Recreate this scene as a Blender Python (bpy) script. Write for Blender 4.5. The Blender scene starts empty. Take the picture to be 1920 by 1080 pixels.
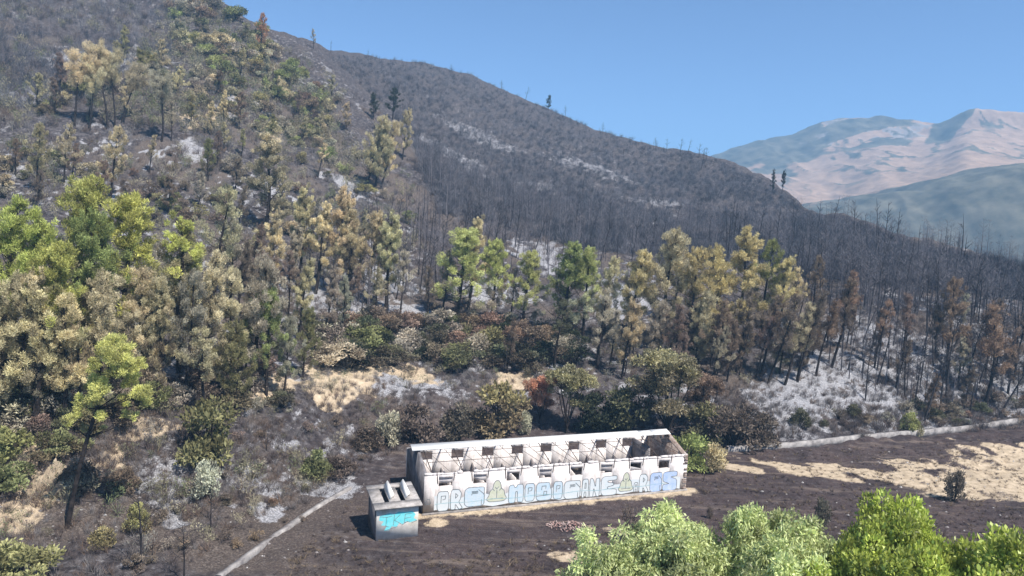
import bpy, math, random
import numpy as np
from mathutils import Vector, Matrix
from mathutils.bvhtree import BVHTree

# ------------------------------------------------------------------ camera
CAMZ = 25.0
PITCH, ROLL, FPX = 0.085, 0.046, 1371.0
scene = bpy.context.scene
COL = scene.collection
cp, sp, cr, sr = math.cos(PITCH), math.sin(PITCH), math.cos(ROLL), math.sin(ROLL)

def ray(px, py):
    """pixel of the 1920 x 1080 photograph -> world direction"""
    x, y = px - 960.0, py - 540.0
    xi, yi = cr * x + sr * y, -sr * x + cr * y
    d = np.array([xi, cp * FPX + sp * (-yi), -sp * FPX + cp * (-yi)])
    return d / np.linalg.norm(d)

cam = bpy.data.cameras.new("camera")
cam.sensor_width = 36.0
cam.lens = 36.0 * FPX / 1920.0
cam.clip_start, cam.clip_end = 0.5, 30000.0
camo = bpy.data.objects.new("camera", cam)
COL.objects.link(camo)
fw = Vector((0, cp, -sp)); up0 = Vector((0, sp, cp)); rt0 = Vector((1, 0, 0))
rt = cr * rt0 + sr * up0
up = -sr * rt0 + cr * up0
# image content turns clockwise: the camera's right axis tips up
M = Matrix((rt, up, -fw)).transposed().to_4x4()
M.translation = Vector((0, 0, CAMZ))
camo.matrix_world = M
scene.camera = camo

# ------------------------------------------------------------------ sky, sun, exposure
SUN_EL = math.radians(56)
SUN_DIR = Vector((0.74, -0.67, 0)).normalized()
sun_vec = Vector((SUN_DIR.x * math.cos(SUN_EL), SUN_DIR.y * math.cos(SUN_EL), math.sin(SUN_EL)))
world = bpy.data.worlds.new("World")
scene.world = world
world.use_nodes = True
wn = world.node_tree.nodes; wl = world.node_tree.links
bg = wn['Background']
sky = wn.new('ShaderNodeTexSky')
sky.sky_type = 'NISHITA'; sky.sun_disc = False
sky.sun_elevation = SUN_EL
sky.sun_rotation = math.atan2(SUN_DIR.x, SUN_DIR.y)
sky.altitude = 300; sky.air_density = 0.62; sky.dust_density = 0.0; sky.ozone_density = 4.0
wl.new(sky.outputs[0], bg.inputs[0])
bg.inputs[1].default_value = 0.12
sun = bpy.data.lights.new("sun", 'SUN')
sun.energy = 5.0; sun.angle = math.radians(0.6); sun.color = (1.0, 0.955, 0.90)
suno = bpy.data.objects.new("sun", sun); COL.objects.link(suno)
suno.rotation_euler = sun_vec.to_track_quat('Z', 'Y').to_euler()
scene.view_settings.view_transform = 'Standard'
scene.view_settings.look = 'None'
scene.view_settings.gamma = 1.0
scene.view_settings.exposure = 0.73
cy = scene.cycles
cy.max_bounces = 5; cy.diffuse_bounces = 3; cy.glossy_bounces = 1; cy.transmission_bounces = 3
cy.volume_bounces = 0; cy.transparent_max_bounces = 8
cy.use_denoising = True

# ------------------------------------------------------------------ helpers
rng = np.random.default_rng(7)
random.seed(7)

def tag(o, label=None, cat=None, group=None, kind=None):
    if label: o['label'] = label
    if cat: o['category'] = cat
    if group: o['group'] = group
    if kind: o['kind'] = kind
    return o

def link(name, data, parent=None):
    o = bpy.data.objects.new(name, data)
    COL.objects.link(o)
    if parent: o.parent = parent
    return o

def empty(name, loc, rz=0.0):
    o = link(name, None)
    o.location = loc; o.rotation_euler = (0, 0, rz)
    o.empty_display_size = 0.3
    return o

class MB:
    """collects polygons of one mesh"""
    def __init__(s): s.v = []; s.f = []; s.n = 0; s.c = []
    def add(s, verts, faces, col=None):
        verts = np.asarray(verts, float); b = s.n
        s.v.append(verts); s.n += len(verts)
        s.f += [tuple(int(i) + b for i in f) for f in faces]
        if col is None: col = (0.5, 0.5, 0.5, 1)
        s.c.append(np.tile(np.asarray(col, float), (len(verts), 1)) if np.ndim(col) == 1 else np.asarray(col, float))
    def box(s, x0, x1, y0, y1, z0, z1):
        v = [(x, y, z) for z in (z0, z1) for y in (y0, y1) for x in (x0, x1)]
        s.add(v, [(0, 2, 3, 1), (4, 5, 7, 6), (0, 1, 5, 4), (2, 6, 7, 3), (0, 4, 6, 2), (1, 3, 7, 5)])
    def prism(s, bot, top):
        n = len(bot)
        s.add(list(bot) + list(top), [tuple(range(n))[::-1], tuple(range(n, 2 * n))] +
              [(i, (i + 1) % n, n + (i + 1) % n, n + i) for i in range(n)])
    def tube(s, pts, rads, sides=5, col=None, cap=False):
        pts = np.asarray(pts, float); m = len(pts)
        t = np.gradient(pts, axis=0); t /= np.linalg.norm(t, axis=1)[:, None] + 1e-9
        ref = np.array([0.31, 0.95, 0.05]) if abs(t[0][2]) > 0.8 else np.array([0, 0, 1.0])
        a = np.cross(t, ref); a /= np.linalg.norm(a, axis=1)[:, None] + 1e-9
        b = np.cross(t, a)
        th = np.arange(sides) * 2 * math.pi / sides
        r = np.asarray(rads, float)[:, None, None]
        V = pts[:, None, :] + r * (np.cos(th)[None, :, None] * a[:, None, :] + np.sin(th)[None, :, None] * b[:, None, :])
        F = []
        for i in range(m - 1):
            for k in range(sides):
                k2 = (k + 1) % sides
                F.append((i * sides + k, i * sides + k2, (i + 1) * sides + k2, (i + 1) * sides + k))
        if cap:
            F.append(tuple(range(sides))[::-1]); F.append(tuple(range((m - 1) * sides, m * sides)))
        s.add(V.reshape(-1, 3), F, col)
    def mark(s, k):
        s.mi = getattr(s, 'mi', []); s.mi.append((len(s.f), k))
    def bar(s, p0, p1, w):
        s.tube([p0, p1], [w, w], 4, cap=True)
    def mesh(s, name, mat, smooth=False):
        return np_mesh(name, np.concatenate(s.v), s.f, np.concatenate(s.c), mat, smooth)
    def build(s, name, mat, parent=None, smooth=False):
        return link(name, s.mesh(name, mat, smooth), parent)

def np_mesh(name, V, F, C=None, mat=None, smooth=False):
    me = bpy.data.meshes.new(name)
    V = np.asarray(V, np.float32)
    me.vertices.add(len(V)); me.vertices.foreach_set('co', V.ravel())
    if isinstance(F, np.ndarray):
        k = F.shape[1]; nf = len(F)
        loops = F.ravel().astype(np.int32)
        starts = (np.arange(nf) * k).astype(np.int32); tot = np.full(nf, k, np.int32)
    else:
        tot = np.array([len(f) for f in F], np.int32); nf = len(F)
        loops = np.array([i for f in F for i in f], np.int32)
        starts = np.concatenate([[0], np.cumsum(tot)[:-1]]).astype(np.int32)
    me.loops.add(len(loops)); me.loops.foreach_set('vertex_index', loops)
    me.polygons.add(nf); me.polygons.foreach_set('loop_start', starts)
    try: me.polygons.foreach_set('loop_total', tot)
    except Exception: pass
    me.update(calc_edges=True)
    if C is not None:
        at = me.color_attributes.new('cv', 'FLOAT_COLOR', 'POINT')
        at.data.foreach_set('color', np.asarray(C, np.float32).ravel())
    if smooth: me.polygons.foreach_set('use_smooth', np.ones(nf, bool))
    if mat: me.materials.append(mat)
    me.validate()
    return me

# value noise ----------------------------------------------------------------
def _hash(ix, iy, s):
    h = (ix * 374761393 + iy * 668265263 + s * 1442695041) & 0xFFFFFFFF
    h = ((h ^ (h >> 13)) * 1274126177) & 0xFFFFFFFF
    return ((h ^ (h >> 16)) & 0xFFFF) / 65535.0
def vnoise(x, y, s=0):
    x = np.asarray(x, float); y = np.asarray(y, float)
    ix = np.floor(x).astype(np.int64); iy = np.floor(y).astype(np.int64)
    fx = x - ix; fy = y - iy
    fx = fx * fx * (3 - 2 * fx); fy = fy * fy * (3 - 2 * fy)
    a = _hash(ix, iy, s); b = _hash(ix + 1, iy, s); c = _hash(ix, iy + 1, s); d = _hash(ix + 1, iy + 1, s)
    return (a * (1 - fx) + b * fx) * (1 - fy) + (c * (1 - fx) + d * fx) * fy
def fbm(x, y, o=4, s=0):
    r = 0; a = 0.5; t = 0
    for i in range(o):
        r = r + a * vnoise(x * 2 ** i, y * 2 ** i, s + i * 17); t += a; a *= 0.5
    return r / t
def sstep(a, b, x):
    t = np.clip((x - a) / (b - a), 0, 1); return t * t * (3 - 2 * t)

# ------------------------------------------------------------------ materials
def newmat(name):
    m = bpy.data.materials.new(name); m.use_nodes = True
    m.node_tree.nodes.clear()
    return m, m.node_tree.nodes, m.node_tree.links
def ramp(n, stops, interp='LINEAR'):
    r = n.new('ShaderNodeValToRGB'); r.color_ramp.interpolation = interp
    e = r.color_ramp.elements
    while len(e) > 1: e.remove(e[-1])
    e[0].position = stops[0][0]; e[0].color = (*stops[0][1], 1)
    for p, c in stops[1:]:
        q = e.new(p); q.color = (*c, 1)
    return r
def mixc(n, l, fac, a, b, mode='MIX'):
    m = n.new('ShaderNodeMix'); m.data_type = 'RGBA'; m.blend_type = mode
    for s, v in ((0, fac), (6, a), (7, b)):
        if hasattr(v, 'links'): l.new(v, m.inputs[s])
        else: m.inputs[s].default_value = v if s == 0 else (*v, 1)
    return m.outputs[2]
def noise(n, l, scale, detail=4, rough=0.6, vec=None, dist=0.0):
    t = n.new('ShaderNodeTexNoise'); t.inputs['Scale'].default_value = scale
    t.inputs['Detail'].default_value = detail; t.inputs['Roughness'].default_value = rough
    t.inputs['Distortion'].default_value = dist
    if vec is None:
        g = n.new('ShaderNodeNewGeometry'); vec = g.outputs['Position']
    l.new(vec, t.inputs['Vector'])
    return t.outputs['Fac']
def principled(n, l, col, rough=0.9, spec=0.2, bump=None, bstr=0.3, bdist=0.05):
    p = n.new('ShaderNodeBsdfPrincipled'); o = n.new('ShaderNodeOutputMaterial')
    if hasattr(col, 'links'): l.new(col, p.inputs['Base Color'])
    else: p.inputs['Base Color'].default_value = (*col, 1)
    p.inputs['Roughness'].default_value = rough
    p.inputs['Specular IOR Level'].default_value = spec
    if bump is not None:
        b = n.new('ShaderNodeBump'); b.inputs['Strength'].default_value = bstr; b.inputs['Distance'].default_value = bdist
        l.new(bump, b.inputs['Height']); l.new(b.outputs[0], p.inputs['Normal'])
    l.new(p.outputs[0], o.inputs[0])
    return p
def speckled(name, a, b, scale, rough=0.9, spec=0.2, lo=0.35, hi=0.65, bstr=0.3, bdist=0.03, c=None):
    m, n, l = newmat(name)
    tc = n.new('ShaderNodeTexCoord')
    f = noise(n, l, scale, 6, 0.65, tc.outputs['Object'])
    r = ramp(n, [(lo, a), (hi, b)]); l.new(f, r.inputs[0])
    col = r.outputs[0]
    if c:
        f2 = noise(n, l, scale * 0.23, 5, 0.6, tc.outputs['Object'], 0.5)
        r2 = ramp(n, [(0.5, (0, 0, 0)), (0.62, (1, 1, 1))]); l.new(f2, r2.inputs[0])
        col = mixc(n, l, r2.outputs[0], col, c)
    principled(n, l, col, rough, spec, f, bstr, bdist)
    return m

def foliage_mat(name, trans=0.3):
    """two-tone foliage: scorched lower colour 'col_low' and crown colour 'col_top' come from
    each tree's own properties, mixed by height in the crown and per clump"""
    m, n, l = newmat(name)
    at = n.new('ShaderNodeAttribute'); at.attribute_name = 'cv'
    sep = n.new('ShaderNodeSeparateColor'); l.new(at.outputs['Color'], sep.inputs[0])
    lo = n.new('ShaderNodeAttribute'); lo.attribute_type = 'OBJECT'; lo.attribute_name = 'col_low'
    hi = n.new('ShaderNodeAttribute'); hi.attribute_type = 'OBJECT'; hi.attribute_name = 'col_top'
    cut = n.new('ShaderNodeAttribute'); cut.attribute_type = 'OBJECT'; cut.attribute_name = 'green_from'
    a = n.new('ShaderNodeMath'); a.operation = 'MULTIPLY_ADD'   # height + (clump-0.5)*0.5
    l.new(sep.outputs[0], a.inputs[0]); a.inputs[1].default_value = 0.45; l.new(sep.outputs[1], a.inputs[2])
    b = n.new('ShaderNodeMath'); b.operation = 'SUBTRACT'; l.new(a.outputs[0], b.inputs[0]); l.new(cut.outputs['Fac'], b.inputs[1])
    mr = n.new('ShaderNodeMapRange'); mr.interpolation_type = 'SMOOTHSTEP'
    mr.inputs[1].default_value = 0.12; mr.inputs[2].default_value = 0.34
    l.new(b.outputs[0], mr.inputs[0])
    c = mixc(n, l, mr.outputs[0], lo.outputs['Color'], hi.outputs['Color'])
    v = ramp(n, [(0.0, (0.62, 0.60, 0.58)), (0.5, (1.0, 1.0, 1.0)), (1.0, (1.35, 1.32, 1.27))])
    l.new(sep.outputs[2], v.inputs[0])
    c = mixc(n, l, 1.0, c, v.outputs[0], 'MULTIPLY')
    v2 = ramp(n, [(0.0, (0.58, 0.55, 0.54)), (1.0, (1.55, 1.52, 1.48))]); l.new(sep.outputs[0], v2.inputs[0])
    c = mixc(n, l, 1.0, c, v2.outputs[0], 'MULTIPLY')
    d = n.new('ShaderNodeBsdfDiffuse'); t = n.new('ShaderNodeBsdfTranslucent'); mx = n.new('ShaderNodeMixShader')
    l.new(c, d.inputs[0]); l.new(c, t.inputs[0]); mx.inputs[0].default_value = trans
    o = n.new('ShaderNodeOutputMaterial')
    l.new(d.outputs[0], mx.inputs[1]); l.new(t.outputs[0], mx.inputs[2])
    if name == 'leaves':
        g = n.new('ShaderNodeBsdfGlossy'); g.inputs['Roughness'].default_value = 0.55; g.inputs[0].default_value = (1, 1, 1, 1)
        m2 = n.new('ShaderNodeMixShader'); m2.inputs[0].default_value = 0.04
        l.new(mx.outputs[0], m2.inputs[1]); l.new(g.outputs[0], m2.inputs[2]); mx = m2
    l.new(mx.outputs[0], o.inputs[0])
    return m

MAT = {}
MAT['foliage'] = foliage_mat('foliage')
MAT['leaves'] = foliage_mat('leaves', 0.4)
MAT['bark'] = speckled('charred bark', (0.012, 0.010, 0.010), (0.06, 0.048, 0.042), 3.0, 0.95, 0.1)
MAT['char'] = speckled('charred wood', (0.014, 0.013, 0.014), (0.07, 0.062, 0.062), 2.0, 0.95, 0.1)
MAT['greywood'] = speckled('ashen twigs', (0.05, 0.042, 0.045), (0.15, 0.13, 0.135), 0.7, 0.95, 0.1)

# scrub and far wood: colour from the point colours
def cvmat(name):
    m, n, l = newmat(name)
    at = n.new('ShaderNodeAttribute'); at.attribute_name = 'cv'
    d = n.new('ShaderNodeBsdfDiffuse'); o = n.new('ShaderNodeOutputMaterial')
    l.new(at.outputs['Color'], d.inputs[0]); l.new(d.outputs[0], o.inputs[0])
    return m
MAT['twigs'] = cvmat('scorched twigs')

# ------------------------------------------------------------------ terrain
def hy(px): return 423 + 0.046 * (px - 960)
def pt(px, py, r):
    d = ray(px, py); k = r / math.hypot(d[0], d[1])
    return np.array([d[0] * k, d[1] * k, CAMZ + d[2] * k])
def ptz(px, py, z):
    d = ray(px, py); k = (z - CAMZ) / d[2]
    return np.array([d[0] * k, d[1] * k, z])

# columns: px, then (py, r) or ('z', py, z) controls from near to far
cols = [
 (-900, [('z',1080,2.5),(930,62),(860,66),(700,84),(560,108),(400,140),(200,185),(0,225),(-200,262),(-330,300)], 0.9),
 (-350, [('z',1080,3.5),(960,52),(850,60),(700,76),(560,100),(400,137),(220,190),(30,245),(-150,300),(-180,345)], 0.9),
 (0,    [('z',1080,2.6),(985,49),(860,58),(700,75),(560,98),(400,136),(260,175),(120,225),(-40,285),(-110,340)], 0.9),
 (150,  [('z',1080,2.0),(985,50),(860,60),(700,76),(560,99),(400,137),(260,176),(120,225),(0,280),(-75,325)], 0.9),
 (300,  [('z',1080,1.2),(985,53),(860,63),(720,78),(560,103),(400,140),(260,178),(120,226),(30,268),(-35,300)], 0.9),
 (400,  [('z',1080,0.7),(970,55.5),(860,66),(730,79),(570,105),(410,143),(270,180),(140,222),(50,262),(3,288)], 0.85),
 (480,  [('z',1080,0.4),('z',970,0.3),(850,70),(735,81),(580,106),(420,145),(280,182),(160,220),(85,252),(42,275)], 0.8),
 (590,  [('z',1080,0.1),('z',960,0.0),(840,75),(740,84),(590,108),(430,150),(300,188),(200,222),(130,245),(88,268)], 400, 108),
 (720,  [('z',1080,0.0),('z',930,0.0),(840,79),(745,87),(610,110),(450,152),(340,190),(260,218),(212,240),(200,262)], 420, 114),
 (840,  [('z',1080,0.0),('z',920,0.0),(830,83),(740,90),(620,112),(470,155),(370,190),(300,230),(262,262),(235,295)], 425, 135),
 (960,  [('z',1080,0.0),('z',910,0.0),(825,86),(735,94),(620,116),(480,160),(390,205),(330,250),(275,300),(225,350)], 425, 174),
 (1080, [('z',1080,0.0),('z',900,0.0),(815,88),(735,96),(620,118),(490,165),(405,210),(345,260),(295,310),(258,355)], 420, 232),
 (1200, [('z',1080,0.0),('z',900,0.0),(810,90),(740,97),(625,121),(500,165),(425,215),(370,265),(325,315),(290,355)], 400, 275),
 (1340, [('z',1080,0.0),('z',900,0.0),('z',838,0.2),(770,95),(640,120),(520,160),(450,205),(400,245),(355,290),(320,325)], 360, 304),
 (1440, [('z',1080,0.0),('z',900,0.0),('z',838,0.2),(765,96),(650,120),(530,158),(470,200),(430,235),(390,270),(362,295)], 320, 348),
 (1520, [('z',1080,0.0),('z',900,0.0),('z',832,0.2),(760,97),(650,122),(540,158),(490,190),(455,215),(425,240),(405,258)], 275, 397),
 (1620, [('z',1080,0.0),('z',890,0.0),('z',822,0.2),(755,100),(655,125),(560,152),(510,178),(480,198),(455,215),(443,228)], 242, 426),
 (1720, [('z',1080,0.0),('z',880,0.0),('z',813,0.2),(757,105),(666,129),(573,153),(527,176),(504,193),(488,206),(482,215)], 228, 462),
 (1920, [('z',1080,0.0),('z',870,0.0),('z',797,0.2),(750,114),(680,133),(607,155),(570,172),(550,185),(540,196),(536,203)], 213, 508),
 (2300, [('z',1080,0.0),('z',870,0.0),('z',785,0.2),(742,124),(695,140),(655,157),(633,170),(620,180),(612,188),(608,194)], 205, 575),
 (2900, [('z',1080,0.0),('z',850,0.0),('z',800,0.2),(775,122),(740,135),(710,150),(695,160),(685,168),(680,175),(677,181)], 190, 675),
]
G = []
for c in cols:
    px, cs = c[0], c[1]
    P = []; rp = 0.0
    for k in cs:
        if k[0] == 'z': P.append(ptz(px, k[1], k[2]))
        else:
            gap_ = 9.0 if (P and len(P) <= 3) else 12.0
            P.append(pt(px, k[0], max(k[1], rp + gap_) if P else k[1]))
        rp = math.hypot(P[-1][0], P[-1][1])
    near = P[0].copy(); near[:2] *= 0.45; near[2] = P[0][2] * 0.6
    zero = P[0].copy(); zero[:2] *= 0.02; zero[2] = 0.0
    hd = np.append(P[-1][:2] / np.linalg.norm(P[-1][:2]), 0)
    rl = np.linalg.norm(P[-1][:2])
    if len(c) == 4:
        rc = max(c[2], rl + 8); crest = pt(px, c[3], rc)
    else:
        crest = P[-1] + hd * 40; crest[2] -= 12 ; rc = rl + 40
    def far(r, z):
        q = hd * r; q = q.copy(); q[2] = z; return q
    P = [zero, near] + P + [crest, far(rc + 70, crest[2] - 28), far(rc + 220, min(-10, crest[2] - 110) if crest[2] < 100 else crest[2] - 100), far(900, -55), far(1300, -75), far(5200, -90)]
    G.append(P)
G = np.array(G)                       # columns x controls x 3
def catmull(P, t):
    """P: n x ..., t in [0, n-1]"""
    n = len(P); i = np.clip(np.floor(t).astype(int), 0, n - 2); f = (t - i)
    p0 = P[np.clip(i - 1, 0, n - 1)]; p1 = P[i]; p2 = P[i + 1]; p3 = P[np.clip(i + 2, 0, n - 1)]
    f = f.reshape(-1, *([1] * (P.ndim - 1)))
    m1 = (p2 - p0) * 0.5; m2 = (p3 - p1) * 0.5
    h = f * f * (3 - 2 * f)
    return p1 * (2 * f**3 - 3 * f**2 + 1) + m1 * 0.8 * (f**3 - 2 * f**2 + f) + p2 * h + m2 * 0.8 * (f**3 - f**2)
nc = len(cols)
pxs = np.array([c[0] for c in cols], float)
fine_px = np.concatenate([np.linspace(-900, -100, 60, endpoint=False), np.linspace(-100, 2020, 640, endpoint=False), np.linspace(2020, 2900, 60)])
tpx = np.interp(fine_px, pxs, np.arange(nc))
rows = [8, 24, 40, 40, 40, 50, 50, 50, 40, 40, 30, 30, 30, 6, 6, 6, 4, 6]
tt = np.concatenate([k + np.arange(rows[min(k, len(rows)-1)]) / rows[min(k, len(rows)-1)] for k in range(G.shape[1] - 1)] + [[G.shape[1] - 1]])
A = catmull(G, tpx)                                     # fine columns x controls x 3
S = catmull(np.transpose(A, (1, 0, 2)), tt)             # rows x columns x 3
X, Y, Z = S[..., 0], S[..., 1], S[..., 2]
R = np.hypot(X, Y)
amp_big = sstep(85, 200, R) * (1 - sstep(500, 900, R))
Z = Z + (fbm(X / 28, Y / 28, 4, 3) - 0.5) * 7.0 * amp_big
hill = sstep(82, 100, R) + sstep(-2, -25, X) * sstep(40, 50, R)
hill = np.clip(hill, 0, 1) * (1 - sstep(500, 900, R))
Z = Z + (fbm(X / 5, Y / 5, 4, 9) - 0.5) * 1.5 * hill + (fbm(X / 1.1, Y / 1.1, 3, 21) - 0.5) * (0.10 + 0.4 * hill) * (1 - sstep(300, 500, R))
# keep the building pad level
BX, BY, BAZ, BL, BW, BH, BR = -6.685, 60.726, 0.353, 26.2, 7.5, 3.6, 4.85
Ux, Uy = math.cos(BAZ), math.sin(BAZ)
bu = (X - BX) * Ux + (Y - BY) * Uy; bv = -(X - BX) * Uy + (Y - BY) * Ux
dd = np.maximum(np.maximum(-bu - 6, bu - BL), np.maximum(-bv - 7, bv - BW))
Z = np.where(dd < 6, Z * sstep(0.3, 6, dd) + (-0.03) * (1 - sstep(0.3, 6, dd)), Z)

nr, ncol = X.shape
idx = np.arange(nr * ncol).reshape(nr, ncol)
TF = np.stack([idx[:-1, :-1], idx[:-1, 1:], idx[1:, 1:], idx[1:, :-1]], -1).reshape(-1, 4)
TV = np.stack([X, Y, Z], -1).reshape(-1, 3)
bvh = BVHTree.FromPolygons(TV.tolist(), TF.tolist())
def hit(px, py):
    d = ray(px, py)
    h = bvh.ray_cast(Vector((0, 0, CAMZ)), Vector(d), 1200)
    return np.array(h[0]) if h[0] is not None else None
def ground(x, y):
    h = bvh.ray_cast(Vector((x, y, 500)), Vector((0, 0, -1)), 1000)
    return h[0].z if h[0] is not None else 0.0
def scale_at(p):            # photo pixels per metre
    q = p - np.array([0, 0, CAMZ]); return FPX / float(q[1] * cp - q[2] * sp)

# ground colour: soot, ash, bare tan earth, dry brown soil, each patch a spot in the world
def patch(px, py, dx, dy, s=0, soft=0.5, sharp=1.0):
    c = hit(px, py)
    if c is None: return 0
    a = hit(px + dx, py); b = hit(px, py - dy); b2 = hit(px, py + dy)
    ra = np.linalg.norm((a if a is not None else c + np.array([3, 0, 0])) - c) + 0.1
    rb = np.linalg.norm(((b if b is not None else c)[:2]) - (b2 if b2 is not None else c)[:2]) * 0.5 + 0.1
    dirv = c[:2] / np.linalg.norm(c[:2])
    dx_ = X - c[0]; dy_ = Y - c[1]
    al = dx_ * dirv[0] + dy_ * dirv[1]; ac = -dx_ * dirv[1] + dy_ * dirv[0]
    q = np.sqrt((al / rb) ** 2 + (ac / ra) ** 2)
    w = fbm(X / 1.7, Y / 1.7, 5, 40 + s) - 0.5
    return 1 - sstep(0.55, 1.45, q + w * 2.2)
zero = np.zeros_like(X)
def union(lst): 
    m = zero.copy()
    for a in lst: m = np.maximum(m, a)
    return m
ash = union([patch(*p) for p in [
 (1475,735,55,45,1),(1540,745,45,30,2),(1640,790,70,28,3),(1450,790,60,20,4),(1580,700,60,30,5),(1720,790,80,18,5),
 (290,905,40,28,6),(320,940,30,40,7),(460,905,60,22,8),(500,960,40,14,9),(600,915,60,22,10),(350,870,60,30,33),
 (930,540,60,24,11),(700,520,60,24,12),(1030,480,60,30,13),(760,590,50,26,14),(620,560,60,30,34),(1160,560,60,30,35),
 (915,262,24,12,15),(870,240,30,10,16),(1110,310,30,8,19),(1230,378,60,6,20),
 (355,280,20,18,21),(200,120,90,18,22),(60,175,60,20,23),(655,345,22,14,24),
 (1800,700,100,40,26),(1650,640,100,40,27),(1880,640,60,30,28),(1800,775,50,8,41),(1900,765,50,10,42),(1690,780,40,8,43),(1850,755,50,8,45),(1730,735,50,10,47),(850,290,40,10,29),(1010,350,40,10,30),(760,720,80,20,37)]])
tan = union([patch(*p) for p in [
 (1850,895,110,22,1),(1960,885,110,36,2),(1760,905,90,10,7),(1950,860,90,10,8),(1740,915,90,9,3),(1600,884,60,5,4),(1500,880,80,8,5),(1550,893,60,4,9),(1390,880,34,6,6),
 (630,712,46,30,11),(608,745,26,18,12),(770,700,46,16,13),(690,690,40,16,14),(500,745,40,18,15),(530,720,30,12,35),
 (65,900,42,60,16),(20,980,40,50,17),(95,930,30,30,18),(290,795,45,14,19),(220,860,26,24,20),(260,810,40,12,36),
 (980,715,40,16,21),(400,222,20,12,22),(500,250,16,8,24),(355,225,12,14,37),
 (1190,1000,60,5,26),(1080,1045,40,7,29),(810,982,24,7,31)]])
# strips of dry earth at the foot of the building
near_b = 1 - sstep(0.3, 1.7, np.abs(dd - 0.0) + (fbm(X / 1.2, Y / 1.2, 4, 77) - 0.5) * 2.0)
bfront = (1 - sstep(0.5, 1.6, np.maximum(-bv - 0.0, np.maximum(-bu, bu - BL)) + (fbm(X / 0.9, Y / 0.9, 4, 78) - 0.5) * 1.6)) * (bv < 0.5)
tan = np.maximum(tan, bfront * 0.75)
speck = sstep(0.52, 0.72, fbm(X / 1.3, Y / 1.3, 5, 60)) * hill * sstep(.36, .60, fbm(X / 30, Y / 30, 3, 66))
ash = np.maximum(ash * sstep(0.30, 0.55, fbm(X / 0.8, Y / 0.8, 4, 61) + 0.12), speck * 0.8)
KL = np.array([ptz(*q, 0.2)[:2] for q in ((1290, 850), (1345, 846), (1500, 835), (1700, 815), (1960, 790), (2150, 775), (2600, 740))])
beyond = Y - np.interp(X, KL[:, 0], KL[:, 1], left=60)           # metres behind the right kerb
ash = ash * np.where(X > KL[1, 0] - 6, sstep(0.0, 2.0, beyond), 1.0) * (1 - .45 * sstep(180, 260, R))
brown = sstep(0.42, 0.62, fbm(X / 9, Y / 9, 5, 62)) * (1 - 0.8 * sstep(190, 280, R))
field = np.where(X > KL[1, 0], 1 - sstep(-1.0, 1.5, beyond), 1 - hill)
C = np.stack([ash, tan, brown, field], -1).reshape(-1, 4)

m, n, l = newmat('burnt ground')
at = n.new('ShaderNodeAttribute'); at.attribute_name = 'cv'
sep = n.new('ShaderNodeSeparateColor'); l.new(at.outputs['Color'], sep.inputs[0])
f1 = noise(n, l, 1.3, 8, 0.7); f2 = noise(n, l, 6.0, 6, 0.7); f3 = noise(n, l, 0.25, 5, 0.6, None, 0.6)
soot = ramp(n, [(0.30, (0.020, 0.017, 0.018)), (0.47, (0.058, 0.050, 0.051)), (0.59, (0.115, 0.103, 0.103)), (0.72, (0.33, 0.315, 0.315))]); l.new(f1, soot.inputs[0])
earth = ramp(n, [(0.32, (0.045, 0.035, 0.030)), (0.52, (0.115, 0.092, 0.078)), (0.72, (0.28, 0.235, 0.195))]); l.new(f2, earth.inputs[0])
c = mixc(n, l, sep.outputs[2], soot.outputs[0], earth.outputs[0])
fieldc = ramp(n, [(0.28, (0.030, 0.022, 0.022)), (0.5, (0.066, 0.048, 0.047)), (0.62, (0.105, 0.08, 0.072)), (0.74, (0.24, 0.20, 0.17))]); l.new(f2, fieldc.inputs[0])
fv = ramp(n, [(0.35, (0.62, 0.6, 0.62)), (0.65, (1.35, 1.25, 1.15))]); l.new(f3, fv.inputs[0])
fieldm = mixc(n, l, 1.0, fieldc.outputs[0], fv.outputs[0], 'MULTIPLY')
fc2 = mixc(n, l, 0.3, fieldm, soot.outputs[0])
gp = n.new('ShaderNodeNewGeometry'); mps = n.new('ShaderNodeMapping'); mps.inputs['Rotation'].default_value = (0, 0, -0.3); mps.inputs['Scale'].default_value = (0.09, 0.75, 1); l.new(gp.outputs['Position'], mps.inputs[0])
fs = noise(n, l, 1.0, 7, 0.68, mps.outputs[0]); rs2 = ramp(n, [(0.54, (0, 0, 0)), (0.66, (.75, .75, .75))]); l.new(fs, rs2.inputs[0])
fc2 = mixc(n, l, rs2.outputs[0], fc2, (0.20, 0.155, 0.125))
c = mixc(n, l, at.outputs['Alpha'], c, fc2)
ashc = ramp(n, [(0.3, (0.09, 0.087, 0.09)), (0.5, (0.29, 0.283, 0.29)), (0.68, (0.60, 0.59, 0.60))]); l.new(f2, ashc.inputs[0])
tanc = ramp(n, [(0.3, (0.28, 0.21, 0.14)), (0.5, (0.52, 0.41, 0.28)), (0.75, (0.72, 0.58, 0.42))]); l.new(f1, tanc.inputs[0])
def brk(mask):                       # ragged edges
    a = n.new('ShaderNodeMath'); a.operation = 'MULTIPLY_ADD'; l.new(f2, a.inputs[0]); a.inputs[1].default_value = 1.1
    l.new(mask, a.inputs[2])
    r = n.new('ShaderNodeMapRange'); r.inputs[1].default_value = 0.86; r.inputs[2].default_value = 1.22; l.new(a.outputs[0], r.inputs[0])
    return r.outputs[0]
c = mixc(n, l, brk(sep.outputs[0]), c, ashc.outputs[0])
c = mixc(n, l, brk(sep.outputs[1]), c, tanc.outputs[0])
principled(n, l, c, 0.95, 0.1, f2, 0.8, 0.25)
MAT['ground'] = m
tag(link('ground', np_mesh('ground', TV, TF, C, MAT['ground'], True)), kind='structure')

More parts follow.
